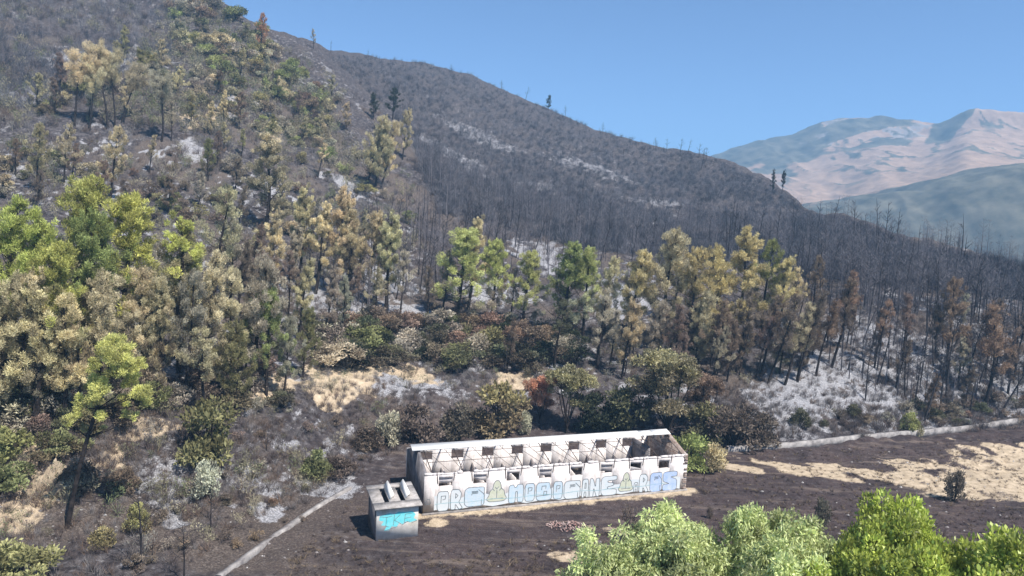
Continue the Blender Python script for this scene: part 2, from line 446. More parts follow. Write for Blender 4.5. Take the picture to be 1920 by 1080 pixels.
# ------------------------------------------------------------------ distant mountains
mcols = [  # px, crest py, mid, foot
 (1150, 345, 2700), (1260, 322, 2650), (1345, 292, 2600), (1450, 262, 2600), (1560, 228, 2600), (1650, 221, 2600), (1710, 231, 2550),
 (1760, 236, 2500), (1810, 216, 2450), (1850, 211, 2450), (1920, 211, 2450), (2050, 220, 2450), (2300, 262, 2450), (2600, 300, 2500)]
sec = {1150: 380, 1260: 375, 1345: 345, 1450: 350, 1560: 345, 1650: 320, 1710: 318, 1760: 305, 1810: 285, 1850: 290, 1920: 300, 2050: 310, 2300: 330, 2600: 350}
fh = {1150: 420, 1260: 420, 1345: 410, 1450: 400, 1560: 385, 1650: 368, 1710: 352, 1760: 340, 1810: 330, 1850: 322, 1920: 312, 2050: 300, 2300: 320, 2600: 340}
MG = []
KM = 0.66
for px, cy_, rr in mcols:
    rr *= KM
    c0 = pt(px, cy_, rr)
    hd = np.append(c0[:2] / np.linalg.norm(c0[:2]), 0)
    def at_r(r, z): q = hd * r; q = q.copy(); q[2] = z; return q
    s_ = pt(px, sec[px], 2000 * KM); f_ = pt(px, fh[px], 1450 * KM)
    b_ = pt(px, cy_ + (sec[px] - cy_) * 0.45, 2350 * KM)
    MG.append([at_r(1120 * KM, -62), pt(px, fh[px] + 70, 1300 * KM), f_, (f_ + s_) / 2 - np.array([0, 0, 12]), s_, b_, c0, at_r(rr + 200, c0[2] - 45), at_r(rr + 600, -90)])
MG = np.array(MG)
mp = np.array([c[0] for c in mcols], float)
fpx = np.linspace(1150, 2600, 420)
MA = catmull(MG, np.interp(fpx, mp, np.arange(len(mp))))
mt = np.concatenate([k + np.arange(30) / 30 for k in range(MG.shape[1] - 1)] + [[MG.shape[1] - 1]])
MS = catmull(np.transpose(MA, (1, 0, 2)), mt)
mx_, my_, mz_ = MS[..., 0], MS[..., 1], MS[..., 2]
edge = sstep(-70, 30, mz_)
mz_ = mz_ + (fbm(mx_ / 160, my_ / 160, 5, 5) - 0.5) * 13 * edge
rid = 1 - np.abs(fbm(mx_ / 45, my_ / 170, 4, 15) * 2 - 1)
mz_ = mz_ + (rid - 0.6) * 12 * edge + (fbm(mx_ / 16, my_ / 16, 3, 19) - .5) * 3.5 * edge
tt_ = np.repeat(mt[:, None], len(fpx), 1); pp_ = np.repeat(fpx[None], len(mt), 0)
nz = fbm(mx_ / 75, my_ / 110, 5, 25); nz2 = fbm(mx_ / 24, my_ / 24, 4, 26)
# dark scrub: foothills in the right, upper left flank, bands under the crest
scr = np.maximum.reduce([
    (1 - sstep(2.0, 2.9, tt_ + (nz - .5) * 1.5)) ,
    sstep(4.3, 5.0, tt_ + (nz - .5) * 1.6) * (1 - sstep(1480, 1600, pp_ + (nz2 - .5) * 160)),
    sstep(0.47, 0.52, fbm(mx_ / 170, my_ / 38, 4, 33)) * .9 * sstep(4.6, 5.0, tt_) * (1 - sstep(1680, 1740, pp_)),
    sstep(0.1, 0.5, 1 - np.abs(pp_ - 1765 - (tt_ - 5) * 30) / 55 + (nz - .5)) * sstep(4.6, 5.0, tt_) * (1 - sstep(6.05, 6.4, tt_)),
    sstep(0.86, 0.97, rid) * .55 * sstep(3.2, 3.8, tt_) * (1 - sstep(5.6, 6, tt_)),
    sstep(0.62, 0.68, nz2) * 0.5 * sstep(4.2, 5, tt_) * (1 - sstep(1760, 1820, pp_))])
rock = sstep(0.52, 0.56, nz2) * sstep(4.6, 5.4, tt_) * (1 - sstep(1700, 1800, pp_))
nr2, nc2 = mx_.shape
id2 = np.arange(nr2 * nc2).reshape(nr2, nc2)
MF = np.stack([id2[:-1, :-1], id2[:-1, 1:], id2[1:, 1:], id2[1:, :-1]], -1).reshape(-1, 4)
m, n, l = newmat('mountain slopes')
at = n.new('ShaderNodeAttribute'); at.attribute_name = 'cv'
sep = n.new('ShaderNodeSeparateColor'); l.new(at.outputs['Color'], sep.inputs[0])
fa = noise(n, l, 0.03, 8, 0.7)
base = ramp(n, [(0.3, (0.26, 0.175, 0.12)), (0.6, (0.41, 0.285, 0.20)), (0.8, (0.49, 0.365, 0.27))]); l.new(fa, base.inputs[0])
scrub = ramp(n, [(0.35, (0.07, 0.07, 0.05)), (0.7, (0.20, 0.18, 0.13))]); l.new(fa, scrub.inputs[0])
fb_ = noise(n, l, 0.022, 9, 0.72, None, 0.4)
def crisp(mask, lo_, hi_, amp=.9):
    a = n.new('ShaderNodeMath'); a.operation = 'MULTIPLY_ADD'; l.new(fb_, a.inputs[0]); a.inputs[1].default_value = amp; l.new(mask, a.inputs[2])
    r = n.new('ShaderNodeMapRange'); r.inputs[1].default_value = lo_; r.inputs[2].default_value = hi_; l.new(a.outputs[0], r.inputs[0]); return r.outputs[0]
c = mixc(n, l, crisp(sep.outputs[1], .95, 1.15), base.outputs[0], (0.30, 0.26, 0.23))
c = mixc(n, l, crisp(sep.outputs[0], .82, 1.02), c, scrub.outputs[0])
principled(n, l, c, 0.95, 0.1)
tag(link('mountains', np_mesh('mountains', np.stack([mx_, my_, mz_], -1).reshape(-1, 3), MF,
    np.stack([scr, rock, nz, np.ones_like(nz)], -1).reshape(-1, 4), m, True)), kind='structure')

# ------------------------------------------------------------------ the long ruined building
MAT['wall'] = speckled('whitewashed wall', (0.50, 0.45, 0.44), (0.78, 0.73, 0.72), 1.6, 0.9, 0.15, 0.3, 0.62, 0.3, 0.02, (0.62, 0.58, 0.50))
m, n, l = newmat('whitewashed wall'); tc = n.new('ShaderNodeTexCoord')
fa = noise(n, l, 1.6, 6, 0.65, tc.outputs['Object']); r_ = ramp(n, [(0.3, (0.52, 0.46, 0.42)), (0.62, (0.78, 0.72, 0.68))]); l.new(fa, r_.inputs[0])
mpn = n.new('ShaderNodeMapping'); mpn.inputs['Scale'].default_value = (2.2, 2.2, 0.22); l.new(tc.outputs['Object'], mpn.inputs[0])
fb = noise(n, l, 1.5, 5, 0.7, mpn.outputs[0]); rb = ramp(n, [(0.50, (0, 0, 0)), (0.72, (.75, .75, .75))]); l.new(fb, rb.inputs[0])
c = mixc(n, l, rb.outputs[0], r_.outputs[0], (0.36, 0.32, 0.29))
sx = n.new('ShaderNodeSeparateXYZ'); l.new(tc.outputs['Object'], sx.inputs[0])
zz_ = n.new('ShaderNodeMath'); zz_.operation = 'MULTIPLY_ADD'; l.new(fa, zz_.inputs[0]); zz_.inputs[1].default_value = -1.6; l.new(sx.outputs[2], zz_.inputs[2])
rz_ = n.new('ShaderNodeMapRange'); rz_.inputs[1].default_value = 0.15; rz_.inputs[2].default_value = -0.75; l.new(zz_.outputs[0], rz_.inputs[0])
c = mixc(n, l, rz_.outputs[0], c, (0.42, 0.33, 0.24))
fc_ = noise(n, l, 0.9, 7, 0.7, tc.outputs['Object'], 0.8); rc_ = ramp(n, [(0.655, (0, 0, 0)), (0.675, (1, 1, 1))]); l.new(fc_, rc_.inputs[0])
c = mixc(n, l, rc_.outputs[0], c, (0.34, 0.27, 0.23))
principled(n, l, c, 0.9, 0.15, fa, 0.35, 0.03); MAT['wall'] = m
MAT['endwall'] = speckled('shade-darkened render', (0.11, 0.10, 0.10), (0.26, 0.24, 0.24), 1.0, 0.95, 0.1)  # shade of the walls turned from the sun is put into this colour
MAT['brick'] = speckled('bare brick and render', (0.20, 0.13, 0.10), (0.48, 0.40, 0.34), 3.0, 0.95, 0.1)
MAT['panel'] = speckled('dusty panel', (0.32, 0.29, 0.28), (0.60, 0.56, 0.54), 0.9, 0.9, 0.1)
MAT['floor'] = speckled('shade-darkened concrete', (0.10, 0.09, 0.085), (0.38, 0.35, 0.33), 0.9, 0.9, 0.1)  # floor colour darkened to stand for interior shade seen through the windows
MAT['sheet'] = speckled('white roof sheet', (0.72, 0.68, 0.62), (0.85, 0.82, 0.76), 1.2, 0.7, 0.2, 0.2, 0.5, 0.1, 0.01)
MAT['steel'] = speckled('sooty steel', (0.035, 0.028, 0.026), (0.12, 0.085, 0.07), 4.0, 0.7, 0.3)
MAT['concrete'] = speckled('weathered concrete', (0.22, 0.20, 0.18), (0.44, 0.40, 0.37), 2.0, 0.9, 0.15)
def flatpaint(name, col, wear):
    m, n, l = newmat(name); tc = n.new('ShaderNodeTexCoord')
    f = noise(n, l, 2.2, 8, 0.75, tc.outputs['Object'])
    r = ramp(n, [(0.38, col), (0.72, wear)]); l.new(f, r.inputs[0])
    principled(n, l, r.outputs[0], 0.8, 0.2); return m
MAT['pb'] = flatpaint('pale blue spray paint', (0.46, 0.60, 0.68), (0.68, 0.67, 0.66))
MAT['pw'] = flatpaint('faded white spray paint', (0.60, 0.66, 0.67), (0.70, 0.68, 0.66))
MAT['pv'] = flatpaint('blue violet spray paint', (0.36, 0.48, 0.72), (0.6, 0.64, 0.72))
MAT['py'] = flatpaint('faded yellow green spray paint', (0.52, 0.54, 0.38), (0.66, 0.64, 0.56))
MAT['pk'] = flatpaint('dark outline spray paint', (0.08, 0.10, 0.11), (0.34, 0.35, 0.35))
MAT['pc'] = flatpaint('turquoise spray paint', (0.12, 0.62, 0.66), (0.30, 0.70, 0.70))

bld = empty('ruined_building', (BX, BY, 0.0), BAZ)
tag(bld, 'long roofless white building with outlined graffiti letters along its front wall', 'ruined building')
TH = 0.25
bays = 8; U1, U8 = 1.86, 23.6; PU = (U8 - U1) / 7
def wall_open(v0, v1, ops, ztop, L=BL, zb=-0.15):
    mb = MB(); last = 0.0; zt = ztop - .22
    for (a, b, z0, z1) in ops:
        mb.box(last, a, v0, v1, zb, zt)
        mb.box(a, b, v0, v1, zb, z0); mb.box(a, b, v0, v1, z1, zt)
        last = b
    mb.box(last, L, v0, v1, zb, zt)
    rw = random.Random(int(v0 * 10) + 5); u = 0.0
    while u < L - .01:                      # uneven wall head, a few lost chunks
        w = min(rw.uniform(.25, .9), L - u)
        mb.box(u, u + w, v0, v1, zt, ztop - abs(rw.gauss(0, .03)) - (rw.uniform(.06, .18) if rw.random() < .14 else 0)); u += w
    return mb
fops = []; bops = []
for k in range(bays):
    u = U1 + PU * k
    fops.append((u - 0.62, u + 0.62, 2.35, 3.08)); bops.append((u - 0.62, u + 0.62, 2.3, 3.1))
fw_ = wall_open(0, TH, fops, BH).build('front_wall', MAT['wall'], bld)
bw_ = wall_open(BW - TH, BW, bops, BH).build('back_wall', MAT['wall'], bld)
def gable(u0, u1, rear=True):
    mb = MB(); e = TH + 0.002
    pts = [(e, -0.15), (BW - e, -0.15), (BW - e, BH - 0.02), (BW / 2, BR), (e, BH - 0.02)]
    mb.prism([(u0, p[0], p[1]) for p in pts], [(u1, p[0], p[1]) for p in pts]); return mb
gable(0.0, TH).build('end_wall', MAT['endwall'], bld)['label'] = 'dark end wall with its shade put into the colour'
gable(BL - TH, BL).build('end_wall', MAT['brick'], bld)['label'] = 'end wall of bare brick and broken render'
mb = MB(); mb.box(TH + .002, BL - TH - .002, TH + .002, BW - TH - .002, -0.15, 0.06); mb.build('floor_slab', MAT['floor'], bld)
mb = MB(); mb.box(-0.12, BL + 0.1, -0.14, -0.003, -0.2, 0.14); mb.build('plinth', MAT['concrete'], bld)
# cross wall and low stall walls
mb = MB(); mb.box(22.55 + 1.6, 22.75 + 1.6, 3.9, BW - TH - .003, 0.06, 3.2); mb.build('cross_wall', MAT['endwall'], bld)
for k in range(7):
    u = U1 + PU * (k + 0.5); mb = MB()
    mb.prism([(u - .06, 3.4, 0.062), (u - .06, BW - TH - .003, 0.062), (u - .06, BW - TH - .003, 1.5 + .3 * (k % 2)), (u - .06, 4.6, 1.3), (u - .06, 3.4, .9 + .2 * (k % 3))],
             [(u + .06, 3.4, 0.062), (u + .06, BW - TH - .003, 0.062), (u + .06, BW - TH - .003, 1.5 + .3 * (k % 2)), (u + .06, 4.6, 1.3), (u + .06, 3.4, .9 + .2 * (k % 3))])
    mb.build('stall_wall', MAT['wall'], bld)
# surviving roof: the ridge sheet and the whole rear slope
mb = MB(); rs = (BR - BH) / (BW / 2)
def slope(mb, u0, u1, v0, v1, th=0.05, lift=0.10):
    z0 = BR - abs(v0 - BW / 2) * rs + lift; z1 = BR - abs(v1 - BW / 2) * rs + lift
    mb.prism([(u0, v0, z0), (u1, v0, z0), (u1, v1, z1), (u0, v1, z1)], [(u0, v0, z0 + th), (u1, v0, z0 + th), (u1, v1, z1 + th), (u0, v1, z1 + th)])
slope(mb, -0.45, BL - 1.3, BW / 2 + 0.002, BW / 2 + 0.75)
mb.build('rear_ridge_sheet', MAT['sheet'], bld)
mb = MB()
slope(mb, -0.5, BL - 3.6, BW / 2 - 0.88, BW / 2 - 0.002, 0.07, 0.16)
slope(mb, BL - 3.58, BL - 2.2, BW / 2 - 0.75, BW / 2 - 0.002, 0.07, 0.13)
slope(mb, BL - 2.17, BL - 0.2, BW / 2 - 0.82, BW / 2 - 0.002, 0.07, 0.17)
mb.build('ridge_sheet', MAT['sheet'], bld)
mb = MB(); mb.box(-0.4, BL + .2, BW / 2 - 0.09, BW / 2 + 0.09, BR - 0.16, BR + 0.02); mb.build('ridge_beam', MAT['steel'], bld)
# trusses
for k in range(10):
    u = 0.62 + k * (BL - 1.24) / 9; mb = MB()
    zt = BR - 0.1
    mb.bar((u, 0.12, BH + .03), (u, BW / 2, zt), 0.048)
    mb.bar((u, BW - .1, BH + .03), (u, BW / 2, zt), 0.048)
    mb.bar((u, 0.12, BH - .02), (u, BW - .12, BH - .02), 0.028)
    mb.bar((u, BW * .27, BH - .02), (u, BW * .27, BH + .62), 0.02)
    mb.bar((u, BW * .27, BH + .62), (u, BW / 2, BH - .02), 0.02)
    mb.bar((u, BW * .73, BH - .02), (u, BW * .73, BH + .62), 0.02)
    mb.build('roof_truss', MAT['steel'], bld)
for (v, k0, k1) in ((1.4, 0, 3), (2.6, 0, 9), (1.4, 5, 6)):
    mb = MB(); z = BH + rs * v + 0.02
    mb.bar((0.62 + k0 * (BL - 1.24) / 9, v, z), (0.62 + k1 * (BL - 1.24) / 9 + .0, v, z), 0.025)
    mb.build('purlin', MAT['steel'], bld)
rr = random.Random(3)
for k in range(9):         # loose bracing sagging from the ridge to the front wall
    u = 0.62 + k * (BL - 1.24) / 9; mb = MB(); du = (BL - 1.24) / 9
    mb.bar((u + .05, BW / 2 - .1, BR - .14), (u + du * rr.uniform(.45, .95), 0.2, BH + .03), 0.02)
    mb.build('brace', MAT['steel'], bld)
for k in range(bays):      # bracket stubs on the wall head beside each window, sagging sheet scraps in the openings
    u = U1 + PU * k
    for s in (-1, 1):
        mb = MB(); mb.bar((u + s * 0.80, -0.05, BH + .10), (u + s * 0.70, -0.035, BH - 0.95 if s < 0 else BH - .75), 0.03)
        mb.build('bracket', MAT['steel'], bld)
    if k in (0, 1, 3, 5, 6):
        mb = MB(); zz = {0: (2.62, 2.62), 1: (2.86, 2.50), 3: (2.6, 2.55), 5: (2.55, 2.52), 6: (2.55, 2.8)}[k]
        lo_ = {6: (2.36, 2.36)}.get(k, None)
        if k == 6: mb.prism([(u - .61, .1, 2.36), (u + .61, .1, 2.36), (u + .61, .1, 2.5), (u - .61, .1, 2.8)], [(u - .61, .14, 2.36), (u + .61, .14, 2.36), (u + .61, .14, 2.5), (u - .61, .14, 2.8)])
        else: mb.prism([(u - .61, .1, zz[0]), (u + .61, .1, zz[1]), (u + .61, .1, 3.075), (u - .61, .1, 3.075)], [(u - .61, .14, zz[0]), (u + .61, .14, zz[1]), (u + .61, .14, 3.075), (u - .61, .14, 3.075)])
        mb.build('hanging_panel', MAT['panel'], bld)
# broken edge at the right corner
mb = MB()
for i in range(26):
    z = rr.uniform(0, BH - .2); w = rr.uniform(.1, .5)
    mb.box(BL - w - .02, BL - .02, -0.03 - rr.uniform(0, .03), -0.004, z, z + rr.uniform(.06, .22))
mb.build('broken_render', MAT['brick'], bld)['kind'] = 'stuff'

# graffiti -------------------------------------------------------------------
def smoothpoly(P, k=2):
    P = [np.array(p, float) for p in P]
    for _ in range(k):
        Q = []
        for i in range(len(P)):
            a, b = P[i], P[(i + 1) % len(P)]
            Q += [a * .85 + b * .15, a * .15 + b * .85]
        P = Q
    return P
def tri_fill(P):
    from mathutils.geometry import tessellate_polygon
    return tessellate_polygon([[Vector((p[0], p[1], 0)) for p in P]])
def plane_shape(mb, P, y):
    mb.add([(p[0], y, p[1]) for p in P], [tuple(t) for t in tri_fill(P)])
def stroke(mb, P, w, y, closed=True):
    P = [np.array(p, float) for p in P]; n_ = len(P)
    for i in range(n_ if closed else n_ - 1):
        a, b = P[i], P[(i + 1) % n_]; d = b - a; L_ = np.linalg.norm(d)
        if L_ < 1e-4: continue
        d = d / L_; nn = np.array([-d[1], d[0]]) * w / 2; e = d * w * .3
        yy = y - 0.0004 * (i % 2)
        q = [a - e + nn, b + e + nn, b + e - nn, a - e - nn]
        mb.add([(p[0], yy, p[1]) for p in q], [(0, 3, 2, 1)])
LET = {
 'O': ([(0,0),(0,1),(1,1),(1,0)], [[(.32,.42),(.34,.76),(.72,.76),(.68,.6),(.46,.57)]]),
 'R': ([(0,0),(0,1),(.68,1),(.92,.8),(.84,.5),(.7,.36),(1.05,.04),(.74,-.02),(.42,.28),(.42,0)], [[(.42,.56),(.42,.8),(.62,.68),(.42,.56)]]),
 'G': ([(0,0),(0,1),(.96,1),(1,.9),(1,.62),(.97,.6),(1,.55),(1,0)], [[(.36,.78),(.66,.78),(.66,.68),(.37,.67),(.36,.60)],[(.37,.73),(.6,.73)],[(.86,.32),(.86,.06)],[(.7,.86),(.97,.62)]]),
 'M': ([(.02,0),(.02,.9),(.14,1),(.34,1),(.4,.86),(.52,.86),(.58,1),(.9,1),(1,.9),(1,0),(.6,.04),(.6,.62),(.48,.62),(.46,0)], []),
 'B': ([(0,0),(0,1),(.85,1),(.9,.7),(1,.55),(1,0)], [[(.34,.6),(.36,.8),(.62,.8),(.6,.66)],[(.48,.28),(.5,.5),(.68,.5),(.66,.28),(.48,.28)],[(.04,.26),(.96,.3)]]),
 'A': ([(0,0),(.08,.9),(.25,1),(.75,1),(.92,.9),(1,0),(.66,0),(.62,.3),(.38,.3),(.34,0)], [[(.42,.5),(.45,.78),(.6,.78),(.6,.5),(.42,.5)]]),
 'N': ([(0,0),(0,1),(.3,1),(.58,.5),(.62,1),(1,1),(1,0),(.7,0),(.4,.5),(.36,0)], []),
 'E': ([(0,0),(0,1),(1,1),(1,.78),(.42,.76),(.42,.68),(.8,.62),(.8,.5),(.4,.44),(.4,.34),(1,.3),(1,0)], []),
 'S': ([(0,0),(0,.34),(.5,.36),(.0,.5),(0,1),(1,1),(1,.74),(.5,.72),(1,.56),(1,0)], []),
 '@': ([(.0,.12),(.12,.3),(.16,.5),(.3,.62),(.34,.86),(.44,1),(.58,1),(.68,.86),(.72,.62),(.86,.5),(.9,.3),(1,.12),(.85,0),(.15,0)], [[(.42,.68),(.5,.6),(.58,.7)],[(.5,.55),(.5,.15)],[(.2,.14),(.8,.14)],[(.3,.62),(.38,.52)],[(.72,.62),(.62,.52)]]),
}
def u_at(px):      # photo column -> metres along the front wall
    a = ray(px, 930); dx, dy = a[0], a[1]
    return (BX * dy - BY * dx) / (Uy * dx - Ux * dy)
row = [('O',820,842,'pw',.18,1.92),('R',845,867,'pw',.22,2.0),('G',871,908,'pb',.34,2.06),('@',912,950,'py',.60,2.5),('M',953,981,'pb',.32,1.98),('O',984,1002,'pb',.34,1.98),
       ('B',1005,1034,'pb',.3,1.96),('O',1037,1054,'pb',.3,1.95),('G',1057,1087,'pw',.2,1.9),('A',1090,1103,'pw',.2,1.95),('N',1105,1123,'pw',.2,1.95),
       ('E',1126,1155,'pw',.2,2.05),('@',1158,1186,'py',.45,2.25),('A',1187,1195,'pw',.3,1.2),('R',1197,1214,'pw',.2,1.95),('G',1217,1239,'pv',.12,2.0),('S',1241,1267,'pv',.12,2.0)]
def two_mat(mb, name, m1, m2, cut_, parent):
    o = mb.build(name, m1, parent); o.data.materials.append(m2)
    for p_ in o.data.polygons:
        if p_.index >= cut_: p_.material_index = 1
    return o
for i, (ch, p0, p1, mt_, z0, z1) in enumerate(row):
    u0, u1 = u_at(p0), u_at(p1); P, inner = LET[ch]
    T = lambda q: (u0 + q[0] * (u1 - u0), z0 + q[1] * (z1 - z0))
    SP = [T(q) for q in smoothpoly(P, 2)]
    mb = MB(); plane_shape(mb, SP, -0.006); nf_ = len(mb.f)
    stroke(mb, SP, 0.06, -0.010)
    for q in inner: stroke(mb, [T(a) for a in q], 0.06, -0.0115, False)
    two_mat(mb, 'painted_figure' if ch == '@' else 'graffiti_letter', MAT[mt_], MAT['pk'], nf_, fw_)
ol = MB(); stroke(ol, [(1.0 + i * .6, .82 + .05 * math.sin(i * .9)) for i in range(39)], .045, -.0125, False)
ol.build('painted_line', flatpaint('teal line', (.20, .42, .46), (.5, .58, .58)), fw_)
ol = MB(); stroke(ol, [(.12, 1.0), (.3, 1.35), (.5, 1.3), (.6, .95), (.55, .9)], .05, -.0115, False)
stroke(ol, [(.15, .9), (.55, .9)], .05, -.0115, False)
# washed-out band of pale paint behind the letters
mb = MB(); W_ = []
for i in range(24): W_.append((0.9 + i * (BL - 1.6) / 23, 0.30 + .12 * math.sin(i * 2.1)))
for i in range(24): W_.append((BL - .7 - i * (BL - 1.6) / 23, 1.35 + .25 * math.sin(i * 1.7)))
plane_shape(mb, W_, -0.003); mb.build('paint_wash', MAT['pw'], fw_)
ol.build('painted_mark', MAT['pk'], fw_)

# ------------------------------------------------------------------ small shed with two roof hatches
p = ptz(705, 1014, 0.0)
shed = empty('small_shed', (p[0], p[1], 0), 0.40)
tag(shed, 'small concrete shed with turquoise graffiti and two raised roof hatches', 'shed')
SW, SD, SHF, SHB = 3.35, 3.1, 2.55, 3.05
MAT['shedwall'] = speckled('pale stained render', (0.52, 0.47, 0.42), (0.74, 0.70, 0.63), 1.3, 0.9, 0.1, 0.3, 0.6, 0.3, 0.02, (0.50, 0.44, 0.34))
mb = MB()
mb.box(0, SW, 0, 0.2, -0.2, SHF)
shf = mb.build('front_wall', MAT['shedwall'], shed)
for u0, nm in ((0.0, 'side_wall'), (SW - .2, 'side_wall')):
    mb = MB(); pts = [(.202, -.2), (SD, -.2), (SD, SHB), (.202, SHF + .02)]
    mb.prism([(u0, a, b) for a, b in pts], [(u0 + .2, a, b) for a, b in pts]); mb.build(nm, MAT['endwall'], shed)
mb = MB(); mb.box(.202, SW - .202, SD - .2, SD - .002, -.2, SHB - .03); mb.build('back_wall', MAT['endwall'], shed)
mb = MB()
def shz(v): return SHF + .05 + (SHB - SHF) * v / SD
a0, a1, b0, b1 = -0.22, SW + 0.22, -0.35, SD + 0.25
holes = [(0.72, 1.12), (2.02, 2.42)]; hv0, hv1 = 0.55, 2.75
def slab(u0, u1, v0, v1):
    mb.prism([(u0, v0, shz(v0)), (u1, v0, shz(v0)), (u1, v1, shz(v1)), (u0, v1, shz(v1))],
             [(u0, v0, shz(v0) + .13), (u1, v0, shz(v0) + .13), (u1, v1, shz(v1) + .13), (u0, v1, shz(v1) + .13)])
slab(a0, a1, b0, hv0); slab(a0, a1, hv1, b1)
slab(a0, holes[0][0], hv0, hv1); slab(holes[0][1], holes[1][0], hv0, hv1); slab(holes[1][1], a1, hv0, hv1)
mb.build('roof_slab', MAT['concrete'], shed)
for h0, h1 in holes:
    mb = MB()
    mb.prism([(h1 + .02, hv0 + .3, shz(hv0) + .16), (h1 + .34, hv0 + .3, shz(hv0) + .62), (h1 + .34, hv1 + .25, shz(hv1) + .62), (h1 + .02, hv1 + .25, shz(hv1) + .16)],
             [(h1 + .1, hv0 + .3, shz(hv0) + .14), (h1 + .42, hv0 + .3, shz(hv0) + .59), (h1 + .42, hv1 + .25, shz(hv1) + .59), (h1 + .1, hv1 + .25, shz(hv1) + .14)])
    hb = mb.build('roof_hatch', MAT['sheet'], shed)
    mb = MB(); mb.bar((h1 + .06, hv0 + .34, shz(hv0) + .2), (h1 + .3, hv0 + .34, shz(hv0) + .12), .03)
    mb.bar((h1 + .45, hv0 + .55, shz(hv0) + .13), (h1 + .28, hv0 + .55, shz(hv0) + .62), .025); mb.build('prop', MAT['steel'], hb)
mb = MB(); dk = MB()
def S_(u, z): return (u * SW, z)
poly = [(.06,1.95),(.3,2.12),(.42,2.0),(.52,2.16),(.68,2.08),(.85,2.1),(.94,1.8),(.9,1.5),(.98,1.3),(.8,1.18),(.72,1.3),(.62,1.1),(.55,1.25),(.48,.95),(.36,1.02),(.3,.75),(.18,.72),(.24,1.1),(.1,1.2),(.16,1.5),(.05,1.6)]
plane_shape(mb, [S_(a * .98 + .01, b) for a, b in poly], -0.006)
dk = mb; nf_ = len(mb.f)
for q in ([(.08,1.9),(.24,1.8),(.36,1.86)],[(.24,1.82),(.22,1.1),(.3,1.0)],[(.42,1.95),(.4,1.1)],[(.56,1.9),(.42,1.5),(.58,1.15)],[(.86,1.92),(.68,1.9),(.66,1.2),(.8,1.3)],[(.68,1.55),(.82,1.6)],[(.18,.72),(.5,.96)],[(.6,1.05),(.74,1.28)],[(.84,1.12),(.97,1.28)]):
    stroke(dk, [S_(*a) for a in q], .035, -.0105, False)
two_mat(mb, 'graffiti', MAT['pc'], MAT['pk'], nf_, shf)

# ------------------------------------------------------------------ low concrete kerbs
MAT['kerb'] = speckled('sooty kerb', (0.16, 0.145, 0.14), (0.42, 0.39, 0.36), 1.2, 0.95, 0.1, 0.35, 0.7)
def kerb(name, label, pix, w, h, n_=60, flat=False):
    P = []
    for a, b in zip(pix[:-1], pix[1:]):
        for k in range(n_):
            t = k / n_; q = hit(a[0] + (b[0] - a[0]) * t, a[1] + (b[1] - a[1]) * t)
            if flat:
                q0, q1 = ptz(a[0], a[1], .2), ptz(b[0], b[1], .2); q = q0 * (1 - t) + q1 * t; q[2] = ground(q[0], q[1])
            if q is not None: P.append(q)
    P = np.array(P); K = 26
    Pp = np.pad(P, ((K, K), (0, 0)), 'edge')
    P = np.array([Pp[i:i + 2 * K + 1].mean(0) for i in range(len(P))])
    d = np.gradient(P[:, :2], axis=0); d /= np.linalg.norm(d, axis=1)[:, None]
    nn = np.stack([-d[:, 1], d[:, 0]], 1) * w / 2
    V = []
    for i, q in enumerate(P):
        z = q[2]; h_ = h * (.8 + .25 * vnoise(i * .23, 3.1, 5)) ; z += .03 * vnoise(i * .7, .5, 8)
        for s, zz in ((-1, z - .5), (-1, z + h_), (1, z + h_ * .95), (1, z - .5)):
            V.append((q[0] + s * nn[i][0], q[1] + s * nn[i][1], zz))
    F = []
    for i in range(len(P) - 1):
        for k in range(4): F.append((4*i + k, 4*i + (k+1) % 4, 4*i + 4 + (k+1) % 4, 4*i + 4 + k))
    F += [(0, 1, 2, 3), tuple(4 * (len(P) - 1) + k for k in (3, 2, 1, 0))]
    mb = MB(); mb.add(V, F)
    tag(mb.build(name, MAT['kerb']), label, 'kerb')
kerb('concrete_kerb', 'low concrete kerb along the foot of the slope right of the long building', [(1345, 846), (1500, 835), (1700, 815), (1960, 790), (2150, 775)], 0.5, 0.6, 60, True)
kerb('concrete_channel', 'straight concrete channel edge running down to the bottom left of the small shed', [(395, 1095), (520, 1003), (600, 948), (665, 912)], 0.4, 0.22)

# ------------------------------------------------------------------ vegetation builders
def tufts(centers, radii, per, tl, tw, rs_, z0, z1, upw=0.6, squash=0.8, droop=0.0, leafy=False):
    """diamond-shaped needle tufts or leaves around clump centres; returns V, F, C"""
    centers = np.asarray(centers); radii = np.asarray(radii)
    cnt = np.maximum((per * (radii / radii.mean()) ** 2).astype(int), 6)
    ci = np.repeat(np.arange(len(centers)), cnt); N = len(ci)
    d = rs_.normal(size=(N, 3)); d /= np.linalg.norm(d, axis=1)[:, None]
    rad = radii[ci] * rs_.uniform(0.35, 1.05, N) ** 0.6
    lump = 0.8 + 0.45 * rs_.random((N, 1))
    p = centers[ci] + d * rad[:, None] * lump * np.array([1, 1, squash])
    o = d * 0.9 + np.array([0, 0, upw - droop]) + rs_.normal(size=(N, 3)) * 0.45
    o /= np.linalg.norm(o, axis=1)[:, None]
    s = np.cross(o, rs_.normal(size=(N, 3))); s /= np.linalg.norm(s, axis=1)[:, None]
    L = (tl * rs_.uniform(0.6, 1.4, N))[:, None]; Wd = (tw * rs_.uniform(0.6, 1.3, N))[:, None]
    a = p - o * L * .5; b = p + s * Wd * .5 + o * L * .05; c_ = p + o * L * .5; e = p - s * Wd * .5 + o * L * .05
    V = np.stack([a, b, c_, e], 1).reshape(-1, 3)
    F = np.arange(4 * N).reshape(-1, 4)
    cr_ = rs_.random(len(centers))[ci]
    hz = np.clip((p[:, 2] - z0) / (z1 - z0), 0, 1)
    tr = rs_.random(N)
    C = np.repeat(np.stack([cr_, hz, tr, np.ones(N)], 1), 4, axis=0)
    return V, F, C

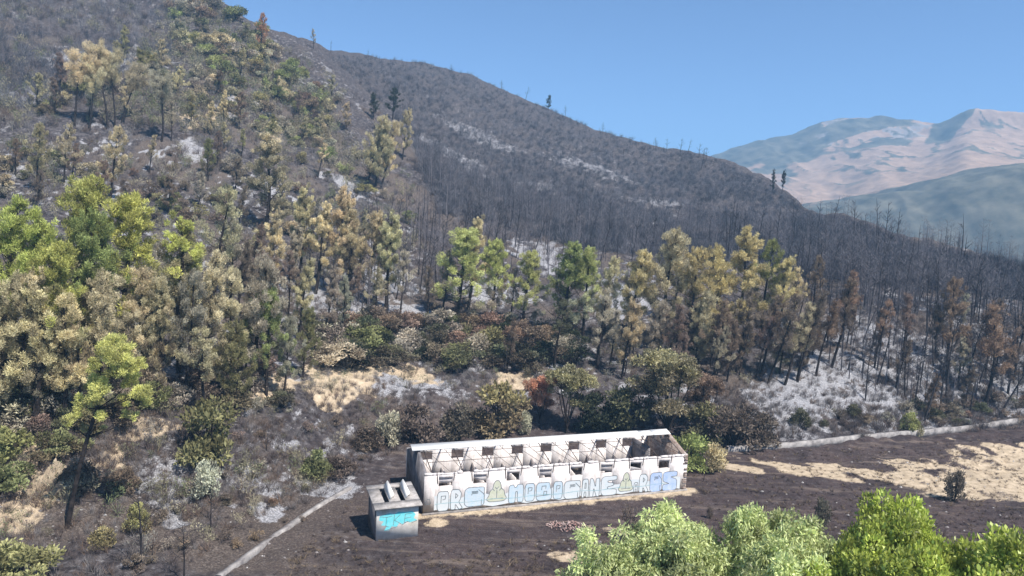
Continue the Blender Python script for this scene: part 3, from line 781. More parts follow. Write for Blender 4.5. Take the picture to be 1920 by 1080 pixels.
def pine_variant(seed, H=12.0, cb=0.2, Rm=2.1, shape='cone', nbr=46, total=25000, tl=.22, tw=.036, rc=(.16, .33), bend=0.5, upw=0.9, sparse=.6):
    r = np.random.default_rng(seed)
    ph = r.uniform(0, 6.28)
    def axis(t): return np.array([math.cos(ph) * bend * t * t + 0.12 * math.sin(t * 7 + ph), math.sin(ph) * bend * t * t * .5 + .1 * math.sin(t * 5), H * t])
    mb = MB()
    ts = np.linspace(0, 0.97, 9)
    mb.tube([axis(t) - (np.array([0, 0, .4]) if t == 0 else 0) for t in ts], [0.17 * (1 - t) ** .8 + .02 for t in ts], 6)
    cs, rs_ = [], []
    side = r.uniform(.75, 1.2, 7)
    for i in range(nbr):
        t = cb + (0.97 - cb) * ((i + r.uniform(0, 1)) / nbr) ** .9
        q = (t - cb) / (1 - cb)
        if shape == 'cone': R_ = Rm * (1 - q) ** .85 * (0.6 + .4 * min(1, q * 4)) + .2
        elif shape == 'round': R_ = Rm * math.sqrt(max(0.05, 1 - (2 * q - .85) ** 2 * .9)) * .95
        else: R_ = Rm * (0.35 + .65 * q) * (1 if q < .85 else .8)
        a = i * 2.4 + r.uniform(-.5, .5)
        R_ *= r.uniform(.5, 1.4) * side[int(a * 1.1) % 7]
        s0 = axis(t - 0.03); e = axis(t) + np.array([math.cos(a) * R_, math.sin(a) * R_, R_ * r.uniform(.2, .75)])
        mid = (s0 + e) / 2 - np.array([0, 0, .12 * R_])
        mb.tube([s0, mid, e], [.05 * (1 - q) + .018, .026, .008], 3)
        dead = r.random() < sparse * (1 - q)
        for k in range(5):       # bare twigs on every bough
            f = r.uniform(.3, 1); b_ = s0 * (1 - f) + e * f
            mb.tube([b_, b_ + r.normal(size=3) * .28 + np.array([0, 0, .25])], [.014, .005], 3)
        if dead: continue
        for f, k in ((.4, .8), (.62, .95), (.82, 1.0), (1.0, .85)):
            if R_ * f < .3 and f < 1: continue
            for z in range(2):
                c_ = s0 * (1 - f) + e * f + r.normal(size=3) * .2 + np.array([0, 0, .15])
                cs.append(c_); rs_.append(r.uniform(*rc) * 1.12 * k * (0.75 + .35 * (1 - q)))
    for k in range(4): cs.append(axis(1.0 - .02 * k)); rs_.append(rc[0] * (.7 + .15 * k))
    for i in range(12):
        t = r.uniform(.1, cb + .15); a = r.uniform(0, 6.28); L = r.uniform(.5, 1.5); s0 = axis(t)
        mb.tube([s0, s0 + np.array([math.cos(a) * L, math.sin(a) * L, L * .3])], [.022, .006], 3)
    per = total / len(cs)
    V, F, C = tufts(cs, rs_, per, tl, tw, r, H * cb - .5, H * 1.03, upw, 1.5)
    return mb.mesh('trunk', MAT['bark'], True), np_mesh('crown', V, F, C, MAT['foliage'])

PINES = {
 'cone': [pine_variant(11, cb=.12, Rm=2.5), pine_variant(12, cb=.16, Rm=2.2, nbr=50), pine_variant(13, cb=.10, Rm=2.6, nbr=54, bend=.3), pine_variant(14, cb=.2, Rm=2.3, bend=.9)],
 'narrow': [pine_variant(21, cb=.16, Rm=1.6, nbr=40, total=21000), pine_variant(22, cb=.22, Rm=1.45, nbr=36, total=25000, sparse=.6), pine_variant(23, cb=.18, Rm=1.7, nbr=42, total=19000, bend=.9)],
 'round': [pine_variant(31, cb=.2, Rm=2.5, shape='cone', nbr=40), pine_variant(32, cb=.2, Rm=2.5, shape='cone', nbr=46, bend=1.0, sparse=.6), pine_variant(33, cb=.24, Rm=2.4, shape='cone', nbr=38, total=18000, sparse=.6)],
 'thin': [pine_variant(41, cb=.25, Rm=2.0, shape='cone', nbr=34, total=12000, sparse=.75), pine_variant(42, cb=.32, Rm=1.8, shape='cone', nbr=32, total=10500, sparse=.7), pine_variant(43, cb=.25, Rm=2.1, shape='cone', nbr=36, total=13000, bend=1.2, sparse=.7), pine_variant(44, cb=.4, Rm=1.6, shape='round', nbr=26, total=9000, bend=-.9, sparse=.7)],
 'umbrella': [pine_variant(51, cb=.55, Rm=2.9, shape='top', nbr=26, total=20000, bend=1.6, rc=(.28, .45), sparse=.2), pine_variant(52, cb=.58, Rm=2.6, shape='top', nbr=24, total=19000, bend=-1.4, rc=(.28, .45), sparse=.2)],
}
COLORS = {   # (top, low)
 'green':  ((.430, .470, .150), (.470, .430, .290)),
 'green2': ((.310, .350, .140), (.380, .350, .230)),
 'pale':   ((.470, .510, .210), (.460, .440, .340)),
 'yellow': ((.540, .470, .250), (.460, .400, .280)),
 'tan':    ((.620, .560, .360), (.470, .415, .275)),
 'tan2':   ((.500, .450, .290), (.360, .320, .225)),
 'grey':   ((.420, .390, .300), (.310, .280, .225)),
 'brown':  ((.300, .220, .155), (.235, .185, .145)),
 'umber':  ((.250, .200, .155), (.190, .155, .130)),
 'dark':   ((.140, .145, .090), (.150, .130, .100)),
 'orange': ((.540, .320, .190), (.400, .270, .180)),
 'deep':   ((.060, .072, .045), (.055, .055, .045)),
 'bush':   ((.220, .225, .110), (.210, .185, .120)),
 'moss':   ((.330, .310, .150), (.270, .235, .150)),
 'vivid':  ((.380, .450, .090), (.280, .350, .080)),
 'willow': ((.500, .570, .260), (.390, .470, .160)),
}
ORD = ['leftmost', 'second from the left', 'third from the left', 'fourth from the left', 'fifth from the left', 'sixth from the left', 'seventh from the left',
       'eighth from the left', 'ninth from the left', 'tenth from the left', 'eleventh from the left', 'twelfth from the left', 'thirteenth from the left', 'fourteenth from the left', 'fifteenth from the left', 'sixteenth from the left']
def jitcol(c, k=.12):
    g = random.uniform(1 - k, 1 + k); return [float(min(.9, v * g * random.uniform(.95, 1.05))) for v in c]
def put_tree(name, cat, meshes, px, py, top, color, cut=0.5, lean=0.0, wide=1.0, label=None, group=None, Href=12.0, sink=0.0, rot=None, htm=None):
    p = hit(px, py)
    if p is None: return None
    h = htm if htm else (py - top) / scale_at(p)
    s = h / Href
    o = empty(name, (p[0], p[1], p[2] - sink), 0)
    o.rotation_euler = (random.uniform(-.04, .04), lean + random.uniform(-.03, .03), random.uniform(0, 6.28) if rot is None else rot)
    # lean applied in world: tilt about the viewing axis
    o.rotation_mode = 'QUATERNION'
    from mathutils import Quaternion
    o.rotation_quaternion = Quaternion((0, 1, 0), lean + random.uniform(-.03, .03)) @ Quaternion((1, 0, 0), random.uniform(-.04, .04)) @ Quaternion((0, 0, 1), random.uniform(0, 6.28) if rot is None else rot)
    o.scale = (s * wide, s * wide, s)
    tr, cw = meshes
    t = link('trunk', tr, o); c = link('crown', cw, o)
    hi, lo = COLORS[color]
    c['col_top'] = jitcol(hi); c['col_low'] = jitcol(lo); c['green_from'] = float(cut) if cut < 2 else random.uniform(-.1, .35)
    tag(o, label, cat, group)
    return o

def pines(group, desc, items, ordinal=True):
    """items: (px, py_base, py_top, kind, colour, cut, lean[, wide]) sorted from the left"""
    items = sorted(items)
    for i, it in enumerate(items):
        px, py, top, kind, colr, cut, lean = it[:7]; wide = it[7] if len(it) > 7 else 1.0
        lab = (f'{ORD[i]} of the {desc}' if ordinal and i < len(ORD) else desc)
        put_tree('pine_tree', 'tree', random.choice(PINES[kind]), px, py, top, colr, cut, lean, wide, lab, group)

pines('green-topped pines at the left edge', 'green-topped pines at the left edge', [
 (-60, 730, 400, 'cone', 'green', .35, .03, 1.1), (5, 720, 375, 'cone', 'green', .3, .05, 1.1), (62, 730, 398, 'cone', 'green', .35, .05, 1.1),
 (128, 690, 332, 'cone', 'green', .45, .06, 1.1), (165, 730, 395, 'cone', 'green2', .35, .04, 1.1), (232, 700, 366, 'cone', 'green', .42, .04, 1.35), (335, 700, 410, 'narrow', 'green', .72, .03, 1.3), (100, 770, 455, 'cone', 'green', .5, .05, 1.2)])
pines('tan scorched pines below the green tops', 'tan pines below the green-topped ones at left', [
 (-30, 840, 520, 'round', 'tan', 2, .05, 1.1), (35, 800, 500, 'round', 'tan', 1.1, .05, 1.1), (68, 812, 540, 'thin', 'tan', 2, .03, 1.3), (120, 800, 545, 'round', 'tan', 2, .02, 1.2), (190, 775, 510, 'round', 'tan2', 2, .04, 1.1),
 (255, 740, 500, 'round', 'tan', 2, .05, 1.1), (300, 745, 520, 'cone', 'tan2', 2, .02), (345, 750, 505, 'round', 'grey', 2, .05), (385, 735, 470, 'cone', 'tan', 2, .04),
 (425, 725, 500, 'round', 'tan', 2, .05), (475, 735, 478, 'round', 'grey', 2, .06, 1.1), (440, 770, 600, 'round', 'bush', 2, .04, 1.2), (500, 740, 540, 'cone', 'green2', .25, .04, 1.1), (530, 750, 590, 'round', 'grey', 2, .04), (380, 790, 610, 'thin', 'tan2', 2, .02, 1.2)])
pines('pines standing behind the left belt', 'smaller scorched pines behind the left belt', [
 (20, 600, 440, 'thin', 'tan', 2, .05), (290, 600, 440, 'thin', 'grey', 2, .05), (395, 600, 350, 'thin', 'tan2', 2, .1), (430, 590, 410, 'round', 'grey', 2, .08), (470, 560, 420, 'thin', 'umber', 2, .05), (560, 540, 350, 'narrow', 'tan', 2, .05),
 (592, 550, 378, 'narrow', 'tan', 2, .05, 1.2), (628, 555, 352, 'cone', 'tan', 2, .06), (655, 560, 375, 'narrow', 'tan2', 2, .05, 1.2), (690, 570, 396, 'cone', 'tan2', 2, .05), (722, 590, 400, 'narrow', 'tan', 2, .06, 1.2), (540, 590, 470, 'thin', 'umber', 2, .04), (505, 545, 392, 'narrow', 'tan', 2, .04, 1.1)])
pines('pale green pointed pines in the middle', 'pale green pointed pines in the middle', [
 (856, 610, 428, 'cone', 'pale', .3, .05, 1.7), (918, 610, 448, 'cone', 'pale', .4, .08, 1.3), (980, 620, 470, 'cone', 'pale', .35, .05, 1.4), (1052, 640, 452, 'cone', 'green2', .3, .06, 1.4), (1090, 640, 462, 'cone', 'pale', .5, .06, 1.1)])
pines('tan pines behind the pale green ones', 'tan pines among the pale green pointed ones', [
 (878, 580, 408, 'narrow', 'tan', 2, .05, 1.2), (830, 600, 470, 'thin', 'grey', 2, .04, 1.2), (1130, 640, 480, 'cone', 'tan', 2, .07, 1.2), (640, 630, 515, 'narrow', 'pale', 1.2, .04, 1.1), (750, 600, 470, 'thin', 'grey', 2, .05), (800, 610, 500, 'thin', 'umber', 2, .05), (955, 610, 500, 'thin', 'grey', 2, .06)])
pines('yellowing pines right of the middle', 'yellowing pines above the long building', [
 (1175, 655, 466, 'cone', 'yellow', 2, .07, 1.2), (1235, 650, 430, 'round', 'tan2', 2, .07, 1.2), (1285, 650, 462, 'cone', 'yellow', 0, .07, 1.2), (1335, 650, 462, 'round', 'yellow', 0, .06, 1.2), (1380, 640, 428, 'cone', 'yellow', .0, .06, 1.3),
 (1425, 630, 448, 'round', 'green2', .3, .07, 1.1), (1455, 640, 480, 'round', 'yellow', .4, .06, 1.1), (1262, 600, 440, 'thin', 'tan', 2, .06, 1.2), (1480, 620, 500, 'thin', 'tan', 2, .07, 1.1)])
pines('dull lower pines above the long building', 'dull grey-brown pines below the yellowing ones', [
 (1120, 690, 540, 'thin', 'grey', 2, .1, 1.3), (1165, 710, 560, 'round', 'tan2', 2, .12), (1215, 690, 560, 'round', 'grey', 2, .1), (1300, 700, 545, 'round', 'tan2', 2, .1, 1.1), (1340, 710, 560, 'thin', 'umber', 2, .1, 1.2), (1380, 700, 540, 'round', 'umber', 2, .12, 1.1),
 (1425, 700, 550, 'thin', 'umber', 2, .14, 1.2), (1260, 700, 570, 'thin', 'umber', 2, .1, 1.2), (1040, 690, 560, 'thin', 'dark', 2, .05, 1.3), (950, 700, 600, 'thin', 'umber', 2, .1)])
pines('leaning scorched pines by the ash bank', 'scorched pines leaning above the white ash bank', [
 (1442, 718, 545, 'thin', 'umber', 2, .25), (1470, 722, 560, 'thin', 'tan2', 2, .28), (1495, 715, 540, 'thin', 'umber', 2, .2), (1530, 705, 560, 'thin', 'brown', 2, .14), (1560, 690, 520, 'thin', 'umber', 2, .15), (1415, 710, 590, 'thin', 'umber', 2, .2)])
pines('brown-crowned pines on the right', 'brown-crowned pines among bare trunks at right', [
 (1522, 600, 478, 'round', 'brown', 2, .03, .9), (1580, 640, 508, 'thin', 'brown', 2, .06, 1.1), (1775, 690, 520, 'round', 'brown', 2, .07), (1850, 760, 570, 'thin', 'brown', 2, .08, 1.2), (1690, 680, 550, 'thin', 'umber', 2, .06, 1.1), (1640, 690, 560, 'thin', 'brown', 2, .1), (1900, 720, 580, 'thin', 'umber', 2, .06)])
pines('tall-trunked pines on the upper left slope', 'long-trunked tan pines on the upper left slope', [
 (140, 238, 104, 'umbrella', 'tan', 2, .0, 1.1), (168, 245, 130, 'umbrella', 'tan', 2, .05), (200, 240, 92, 'umbrella', 'tan', 2, -.06), (214, 238, 105, 'umbrella', 'tan2', 2, .0), (228, 230, 120, 'umbrella', 'tan2', 2, .3), (302, 265, 148, 'umbrella', 'grey', 2, .1, 1.2)])
pines('pines on the middle left slope', 'separate scorched pines above the green tops', [
 (118, 348, 232, 'thin', 'tan2', 2, .06), (70, 360, 232, 'round', 'tan2', 2, .05), (207, 378, 236, 'round', 'tan', 2, .08, 1.1), (500, 440, 256, 'cone', 'tan2', .9, .02, 1.5), (390, 340, 260, 'round', 'bush', 2, .02), (30, 330, 260, 'round', 'brown', 2, .0)])
pines('pines at the edge of the spur', 'thin-trunked scorched pines on the spur edge', [
 (686, 352, 215, 'round', 'tan', 2, .22), (700, 360, 230, 'round', 'tan2', 2, .2), (715, 350, 225, 'round', 'tan', 2, .18), (755, 300, 205, 'round', 'tan2', 2, .05)])
pines('dark green pines at the edge of the spur', 'two dark green pines on the spur edge', [(700, 225, 175, 'round', 'deep', 0, .0, 1.1), (736, 225, 165, 'round', 'deep', 0, .0, 1.4)])
put_tree('pine_tree', 'tree', PINES['round'][2], 490, 104, 26, 'orange', 0, 0, .95, 'orange-brown pine near the skyline high on the left hill', None)
put_tree('pine_tree', 'tree', PINES['thin'][0], 588, 92, 55, 'grey', 2, 0, .9, 'small thin grey pine alone on the skyline of the left hill', None)
put_tree('pine_tree', 'tree', PINES['round'][0], 1028, 208, 178, 'deep', 2, 0, 1.1, 'small dark round pine on the skyline of the burnt ridge', None)
put_tree('pine_tree', 'tree', PINES['narrow'][0], 1448, 362, 318, 'deep', 2, 0, .9, 'left one of two dark pines in the gap before the mountains', None)
put_tree('pine_tree', 'tree', PINES['narrow'][1], 1466, 364, 320, 'deep', 2, 0, .9, 'right one of two dark pines in the gap before the mountains', None)

def fill_pines(P, n_, mind, kinds, cols_, hm, label, group, leanm=.06):
    for (x, y) in sorted(sample(P, n_, mind), key=lambda q: q[1]):
        put_tree('pine_tree', 'tree', random.choice(PINES[random.choice(kinds)]), x, y, 0, random.choice(cols_), 2, random.gauss(leanm, .04), random.uniform(.9, 1.25), label, group, htm=random.uniform(*hm))
# the lone pine with a long leaning trunk
def lone_pine():
    p = hit(128, 988); sc_ = scale_at(p)
    o = empty('pine_tree', (p[0], p[1], p[2])); tag(o, 'lone pine with bright green top and long dark leaning trunk, bottom left', 'tree')
    r = np.random.default_rng(5)
    def w(px, py, dy=0): return np.array([(px - 128) / sc_, dy, (988 - py) / sc_])
    mb = MB()
    tp = [w(124, 1000), w(137, 930), w(150, 870), w(165, 815), w(182, 760), w(200, 700), w(212, 650), w(218, 630)]
    mb.tube(tp, [.20, .17, .15, .135, .11, .08, .05, .03], 8)
    cl = [(212,632,.0,.62),(192,648,.5,.5),(240,652,-.3,.55),(222,655,-.7,.6),(205,672,.6,.5),(250,672,.3,.5),(232,684,-.5,.5),(186,676,-.3,.4),
          (178,710,.1,.55),(205,716,-.7,.6),(232,712,.6,.5),(256,724,.2,.5),(276,720,-.2,.35),(190,736,-.6,.5),(222,742,.5,.4),(165,730,.8,.42),
          (148,752,.2,.5),(142,776,-.3,.42),(165,770,.7,.4),(158,800,.1,.3),(198,768,-.5,.3),(225,775,.6,.3),(250,770,.0,.25),(178,805,.5,.25),(262,752,.7,.3)]
    cs, rr_ = [], []
    for (x, y, dy, q) in cl:
        c_ = w(x, y, dy * 1.6); cs.append(c_); rr_.append(q)
        base = min(tp, key=lambda t: abs(t[2] - c_[2] + 1.0)); mb.tube([base, (base + c_) / 2 - np.array([0, 0, .2]), c_], [.06, .04, .015], 4)
        for k in range(5):
            v = r.normal(size=3); v /= np.linalg.norm(v); cs.append(c_ + v * q * 1.15); rr_.append(q * r.uniform(.5, .75))
    V, F, C = tufts(cs, rr_, 135, .24, .05, r, w(0, 815)[2], w(0, 620)[2], .5, .8)
    link('trunk', mb.mesh('trunk', MAT['bark'], True), o)
    c = link('crown', np_mesh('crown', V, F, C, MAT['foliage']), o)
    c['col_top'] = [.52, .53, .20]; c['col_low'] = [.44, .43, .24]; c['green_from'] = 0.18
lone_pine()

# broad-leaved trees ----------------------------------------------------------
def broad_variant(seed, H, Rm, nclump, total, tl, tw, upw=.3, droop=0.0, cb=.25, rc=(.5, .9), lobes=6, trunk_r=.2):
    r = np.random.default_rng(seed); mb = MB(); cs = []; rr_ = []
    # lobed crown: several big lobes, clumps spread through each
    L = []
    for i in range(lobes):
        a = i * 2.4 + r.uniform(-.3, .3); q = r.uniform(.35, .85) ; hh = H * (cb + .15 + (1 - cb - .22) * r.uniform(.2, 1.0) * (1 - .25 * q))
        L.append((np.array([math.cos(a) * Rm * q * .8, math.sin(a) * Rm * q * .8, hh]), Rm * r.uniform(.38, .55)))
    L.append((np.array([0, 0, H * .82]), Rm * .5))
    fork = np.array([0, 0, H * cb * .8])
    mb.tube([(0, 0, -.4), fork * .5, fork], [trunk_r, trunk_r * .85, trunk_r * .75], 7)
    for c_, q in L:
        mid = fork * .55 + c_ * .45 + r.normal(size=3) * .15 * Rm * .4
        mb.tube([fork, mid, c_], [trunk_r * .55, trunk_r * .35, trunk_r * .12], 4)
        k = max(4, int(nclump / len(L)))
        for j in range(k):
            d = r.normal(size=3); d /= np.linalg.norm(d); d[2] = abs(d[2]) * .9 - .25
            e = c_ + d * q * r.uniform(.45, 1.1)
            cs.append(e); rr_.append(r.uniform(*rc))
            mb.tube([mid * .3 + c_ * .7, e], [trunk_r * .1 + .008, .008], 3)
    V, F, C = tufts(cs, rr_, total / len(cs), tl, tw, r, H * cb, H, upw, .75, droop)
    return mb.mesh('trunk', MAT['bark'], True), np_mesh('crown', V, F, C, MAT['leaves'])

oak = [broad_variant(61, 6, 2.5, 110, 17000, .15, .09, .3, 0, .06, (.3, .55), 10, .14), broad_variant(62, 6, 2.1, 80, 12000, .15, .09, .3, 0, .08, (.28, .5), 8, .13)]
put_tree('oak_tree', 'tree', oak[0], 1252, 815, 640, 'moss', .65, .0, 1.05, 'broad brown-green scorched oak behind the right end of the long building', None, 6.0)
put_tree('oak_tree', 'tree', oak[1], 1062, 812, 672, 'moss', .35, .0, 1.0, 'olive oak with dark forked trunk behind the middle of the long building', None, 6.0)
put_tree('orange_shrub', 'shrub', oak[0], 1012, 790, 695, 'orange', -.2, .0, .72, 'orange-leaved shrub left of the olive oak', None, 6.0)
put_tree('oak_tree', 'tree', oak[0], 1320, 800, 690, 'brown', 2, .0, .9, 'rusty brown scorched tree right of the broad oak', None, 6.0)

# large green trees close to the camera at the bottom right
willow = [broad_variant(71, 12, 4.6, 330, 62000, .23, .075, .1, .45, .3, (.35, .7), 12, .3), broad_variant(72, 12, 3.6, 240, 38000, .25, .085, .1, .4, .3, (.35, .65), 10, .3)]
robin = [broad_variant(73, 12, 4.2, 300, 66000, .17, .10, .35, .1, .3, (.35, .65), 12, .3), broad_variant(74, 12, 3.6, 240, 52000, .17, .10, .35, .1, .3, (.35, .65), 10, .3)]
def near_tree(name, meshes, px, top, dist, color, wide, label, rot):
    p = pt(px, top, dist); g = ground(p[0], p[1]); h = p[2] - g
    o = empty(name, (p[0], p[1], g), rot); o.scale = (wide * h / 12, wide * h / 12, h / 12)
    link('trunk', meshes[0], o); c = link('crown', meshes[1], o)
    hi, lo = COLORS[color]; c['col_top'] = list(hi); c['col_low'] = list(lo); c['green_from'] = .3
    tag(o, label, 'tree')
near_tree('leafy_tree', willow[0], 1255, 948, 31, 'willow', .80, 'pale green drooping tree at the bottom edge below the long building', .4)
near_tree('leafy_tree', willow[1], 1420, 900, 32, 'willow', .55, 'tallest pale green tree with rounded top at the bottom edge', 1.7)
near_tree('leafy_tree', willow[0], 1530, 958, 30, 'willow', .66, 'low pale green tree between the rounded pale crown and the vivid green ones', 3.0)
near_tree('leafy_tree', robin[1], 1600, 950, 29, 'vivid', .62, 'vivid green tree just left of the tallest vivid green crown', 2.2)
near_tree('leafy_tree', robin[0], 1715, 930, 30, 'vivid', .62, 'tallest vivid green leafy tree at the bottom edge', .9)
near_tree('leafy_tree', robin[1], 1920, 925, 29, 'vivid', .72, 'vivid green leafy tree cut by the bottom right corner', 5.0)
near_tree('leafy_tree', willow[1], 1500, 1000, 33, 'willow', .5, 'pale green tree filling the gap right of the rounded pale crown', 5.2)
near_tree('leafy_tree', robin[0], 1785, 985, 31, 'vivid', .45, 'low vivid green tree right of the tallest vivid green crown', 2.7)
near_tree('leafy_tree', willow[1], 1150, 990, 31, 'willow', .5, 'low pale green tree at the left end of the bottom row', 2.0)

# shrubs ----------------------------------------------------------------------
def shrub_variant(seed, H=2.4, Rm=1.5, total=2600, tl=.2, tw=.1, rc=(.3, .55), n_=26, upw=.5):
    r = np.random.default_rng(seed); mb = MB(); cs = []; rr_ = []
    for i in range(n_):
        a = r.uniform(0, 6.28); q = r.uniform(0, 1) ** .6; z = H * r.uniform(.2, .92) * (1 - .35 * q)
        c_ = np.array([math.cos(a) * Rm * q * .85, math.sin(a) * Rm * q * .85, z]); cs.append(c_); rr_.append(r.uniform(*rc))
        mb.tube([(0, 0, -.2), c_ * np.array([.45, .45, .55]), c_], [.04, .025, .008], 3)
    V, F, C = tufts(cs, rr_, total / n_, tl, tw, r, 0, H, upw)
    return mb.mesh('stem', MAT['bark'], True), np_mesh('foliage', V, F, C, MAT['foliage'])
SHR = [shrub_variant(81), shrub_variant(82, 2.4, 1.3), shrub_variant(83, 2.4, 1.8, 3200), shrub_variant(84, 2.4, 1.1, 1800)]
SPR = [shrub_variant(85, 2.4, 1.1, 700, .22, .07, (.25, .45)), shrub_variant(86, 2.4, 1.3, 900, .22, .07, (.25, .45))]
def put_shrub(px, py, top, color, wide=1.0, label=None, group=None, ms=None, cut=.35, htm=None, name='shrub'):
    ms = ms or random.choice(SHR)
    p = hit(px, py)
    if p is None: return None
    h = htm or (py - top) / scale_at(p) * 1.0
    o = empty(name, (p[0], p[1], p[2] - .05), random.uniform(0, 6.28)); o.scale = (h / 2.4 * wide, h / 2.4 * wide, h / 2.4)
    link('stem', ms[0], o); c = link('foliage', ms[1], o)
    hi, lo = COLORS[color]; c['col_top'] = jitcol(hi); c['col_low'] = jitcol(lo); c['green_from'] = float(cut)
    return tag(o, label, 'shrub', group)
fore = [
 (393, 868, 738, 'bush', .8, 'large olive bush on the burnt slope right of the lone pine', 0, .0),
 (388, 935, 855, 'pale', .7, 'pale dried bush directly below the large olive bush', 3, 1.5),
 (590, 900, 835, 'bush', .9, 'small dark olive bush halfway between the large olive bush and the long building', 1, .2),
 (728, 838, 762, 'pale', .75, 'pale grey-green bush above the left end of the long building', 3, 1.5),
 (690, 845, 790, 'umber', 1.0, 'brown bush left of the pale grey-green one', 1, 2),
 (775, 830, 750, 'umber', 1.0, 'brown bush right of the pale grey-green one', 0, 2),
 (860, 822, 745, 'umber', .9, 'dark brown burnt bush behind the left half of the ridge sheet', 1, 2),
 (935, 818, 710, 'moss', 1.0, 'tall olive-brown bush left of the orange-leaved shrub', 0, .6),
 (985, 815, 765, 'pale', .5, 'small pale shrub below the orange-leaved shrub', 3, 2),
 (1110, 812, 730, 'deep', .9, 'near-black bush right of the olive oak', 0, 0),
 (1165, 812, 720, 'dark', 1.0, 'dark bush between the two oaks', 0, 0),
 (1295, 880, 808, 'green2', 1.0, 'green bush against the right end wall of the building', 0, 0),
 (1340, 885, 825, 'tan', .8, 'pale straw-coloured bush at the left end of the concrete kerb', 3, 2),
 (1375, 832, 745, 'umber', 1.1, 'large brown thicket above the left end of the concrete kerb', 2, 2),
 (1430, 835, 770, 'umber', 1.0, 'brown thicket next to the white ash bank', 0, 2),
 (1320, 825, 750, 'bush', 1.1, 'olive-brown thicket behind the green bush', 0, .8),
 (1705, 815, 768, 'green2', .8, 'small green bush standing on the right concrete kerb line', 1, .3),
 (1500, 800, 760, 'dark', .9, 'small dark bush in the middle of the white ash bank', 1, 0),
 (1788, 940, 872, 'umber', .6, 'lone scorched bush on the pale earth track', 3, 2),
 (1540, 985, 925, 'dark', .5, 'upright dark bush on the burnt field above the green trees', 3, 2),
 (1330, 972, 945, 'umber', .45, 'tiny burnt shrub on the field left of the upright dark bush', 3, 2),
 (0, 870, 795, 'green2', 1.2, 'green bush at the left edge beside the tan rock', 0, 0),
 (0, 925, 860, 'bush', 1.2, 'olive bush at the left edge below the green one', 2, .2),
 (30, 1095, 1010, 'moss', 1.3, 'yellow-green bush filling the bottom left corner', 2, .1),
 (110, 860, 800, 'bush', 1.2, 'olive bush behind the tan rock', 2, .5),
 (190, 1030, 980, 'moss', .9, 'small yellow-green bush right of the lone pine trunk', 1, .1),
 (255, 1000, 935, 'moss', .7, 'straggly bush with yellow-green top below the ash patch', 1, .3),
 (150, 920, 850, 'brown', 1.0, 'brown bush just left of the lone pine trunk', 1, 2),
 (230, 920, 870, 'brown', 1.0, 'low brown bush right of the lone pine trunk', 2, 2),
 (640, 895, 850, 'umber', 1.0, 'low brown bush on the ash flat left of the long building', 2, 2),
]
for (px, py, top, colr, wide, lab, v, cut) in fore:
    put_shrub(px, py, top, colr, wide, lab, None, SHR[v], cut)
p = put_shrub(1178, 1010, 922, 'umber', .5, 'tall dark dead shrub in front of the long building', None, SPR[0], 2, name='dead_shrub')

def inpoly(x, y, P):
    c = False; j = len(P) - 1
    for i in range(len(P)):
        if (P[i][1] > y) != (P[j][1] > y) and x < (P[j][0] - P[i][0]) * (y - P[i][1]) / (P[j][1] - P[i][1]) + P[i][0]: c = not c
        j = i
    return c
def sample(P, n_, mind=0):
    xs = [p[0] for p in P]; ys = [p[1] for p in P]; out = []; tries = 0
    while len(out) < n_ and tries < n_ * 60:
        tries += 1
        x = random.uniform(min(xs), max(xs)); y = random.uniform(min(ys), max(ys))
        if inpoly(x, y, P) and all((x - a) ** 2 + (y - b) ** 2 > mind * mind for a, b in out[-400:]): out.append((x, y))
    return out
def scatter_shrubs(P, n_, mind, cols_, hm, label, group, wide=(.9, 1.4), sprs=.2, cut=(.0, .9)):
    for (x, y) in sorted(sample(P, n_, mind), key=lambda q: q[1]):
        put_shrub(x, y, 0, random.choice(cols_), random.uniform(*wide), label, group, random.choice(SPR if random.random() < sprs else SHR), random.uniform(*cut), htm=random.uniform(*hm))
scatter_shrubs([(560, 640), (700, 600), (1080, 620), (1090, 690), (900, 705), (760, 690), (620, 690)], 62, 17, ['dark', 'dark', 'bush', 'umber', 'umber', 'brown', 'deep', 'deep', 'grey'], (2.2, 4.0),
   'evergreen bush in the dense dark thicket above the yellow cut bank', 'thicket above the yellow cut bank', (1.0, 1.5))
scatter_shrubs([(-40, 840), (60, 740), (420, 700), (560, 700), (560, 760), (300, 800)], 30, 22, ['dark', 'bush', 'umber', 'grey'], (1.5, 3.2),
   'dull bush in the shade under the left pine belt', 'bushes under the left pine belt')
scatter_shrubs([(320, 0), (400, 10), (520, 90), (640, 200), (600, 230), (450, 160), (330, 110)], 60, 11, ['moss', 'bush', 'tan2', 'green2', 'grey', 'brown'], (3, 6),
   'olive scorched bush high on the left hill near the skyline', 'bushes near the skyline of the left hill', (.8, 1.2))
scatter_shrubs([(140, 130), (330, 120), (620, 210), (720, 300), (640, 330), (380, 200), (240, 170), (60, 230)], 60, 13, ['moss', 'bush', 'tan2', 'tan', 'grey', 'umber', 'green2'], (2.2, 4.5),
   'olive or tan bush on the rocky part of the left slope', 'bushes on the rocky left slope', (.9, 1.3))
scatter_shrubs([(-40, 250), (200, 300), (500, 280), (760, 330), (780, 470), (520, 480), (200, 400), (-40, 400)], 70, 17, ['umber', 'tan2', 'grey', 'brown', 'bush', 'moss'], (1.6, 3.4),
   'scorched bush scattered on the middle of the left slope', 'bushes on the middle left slope', (.9, 1.4), .4)
scatter_shrubs([(1480, 800), (1700, 765), (1960, 730), (1960, 788), (1700, 808)], 40, 13, ['umber', 'grey', 'brown', 'dark'], (1.0, 2.4),
   'low scorched bush along the slope foot behind the right concrete kerb', 'bushes behind the right concrete kerb', (.9, 1.3), .7)
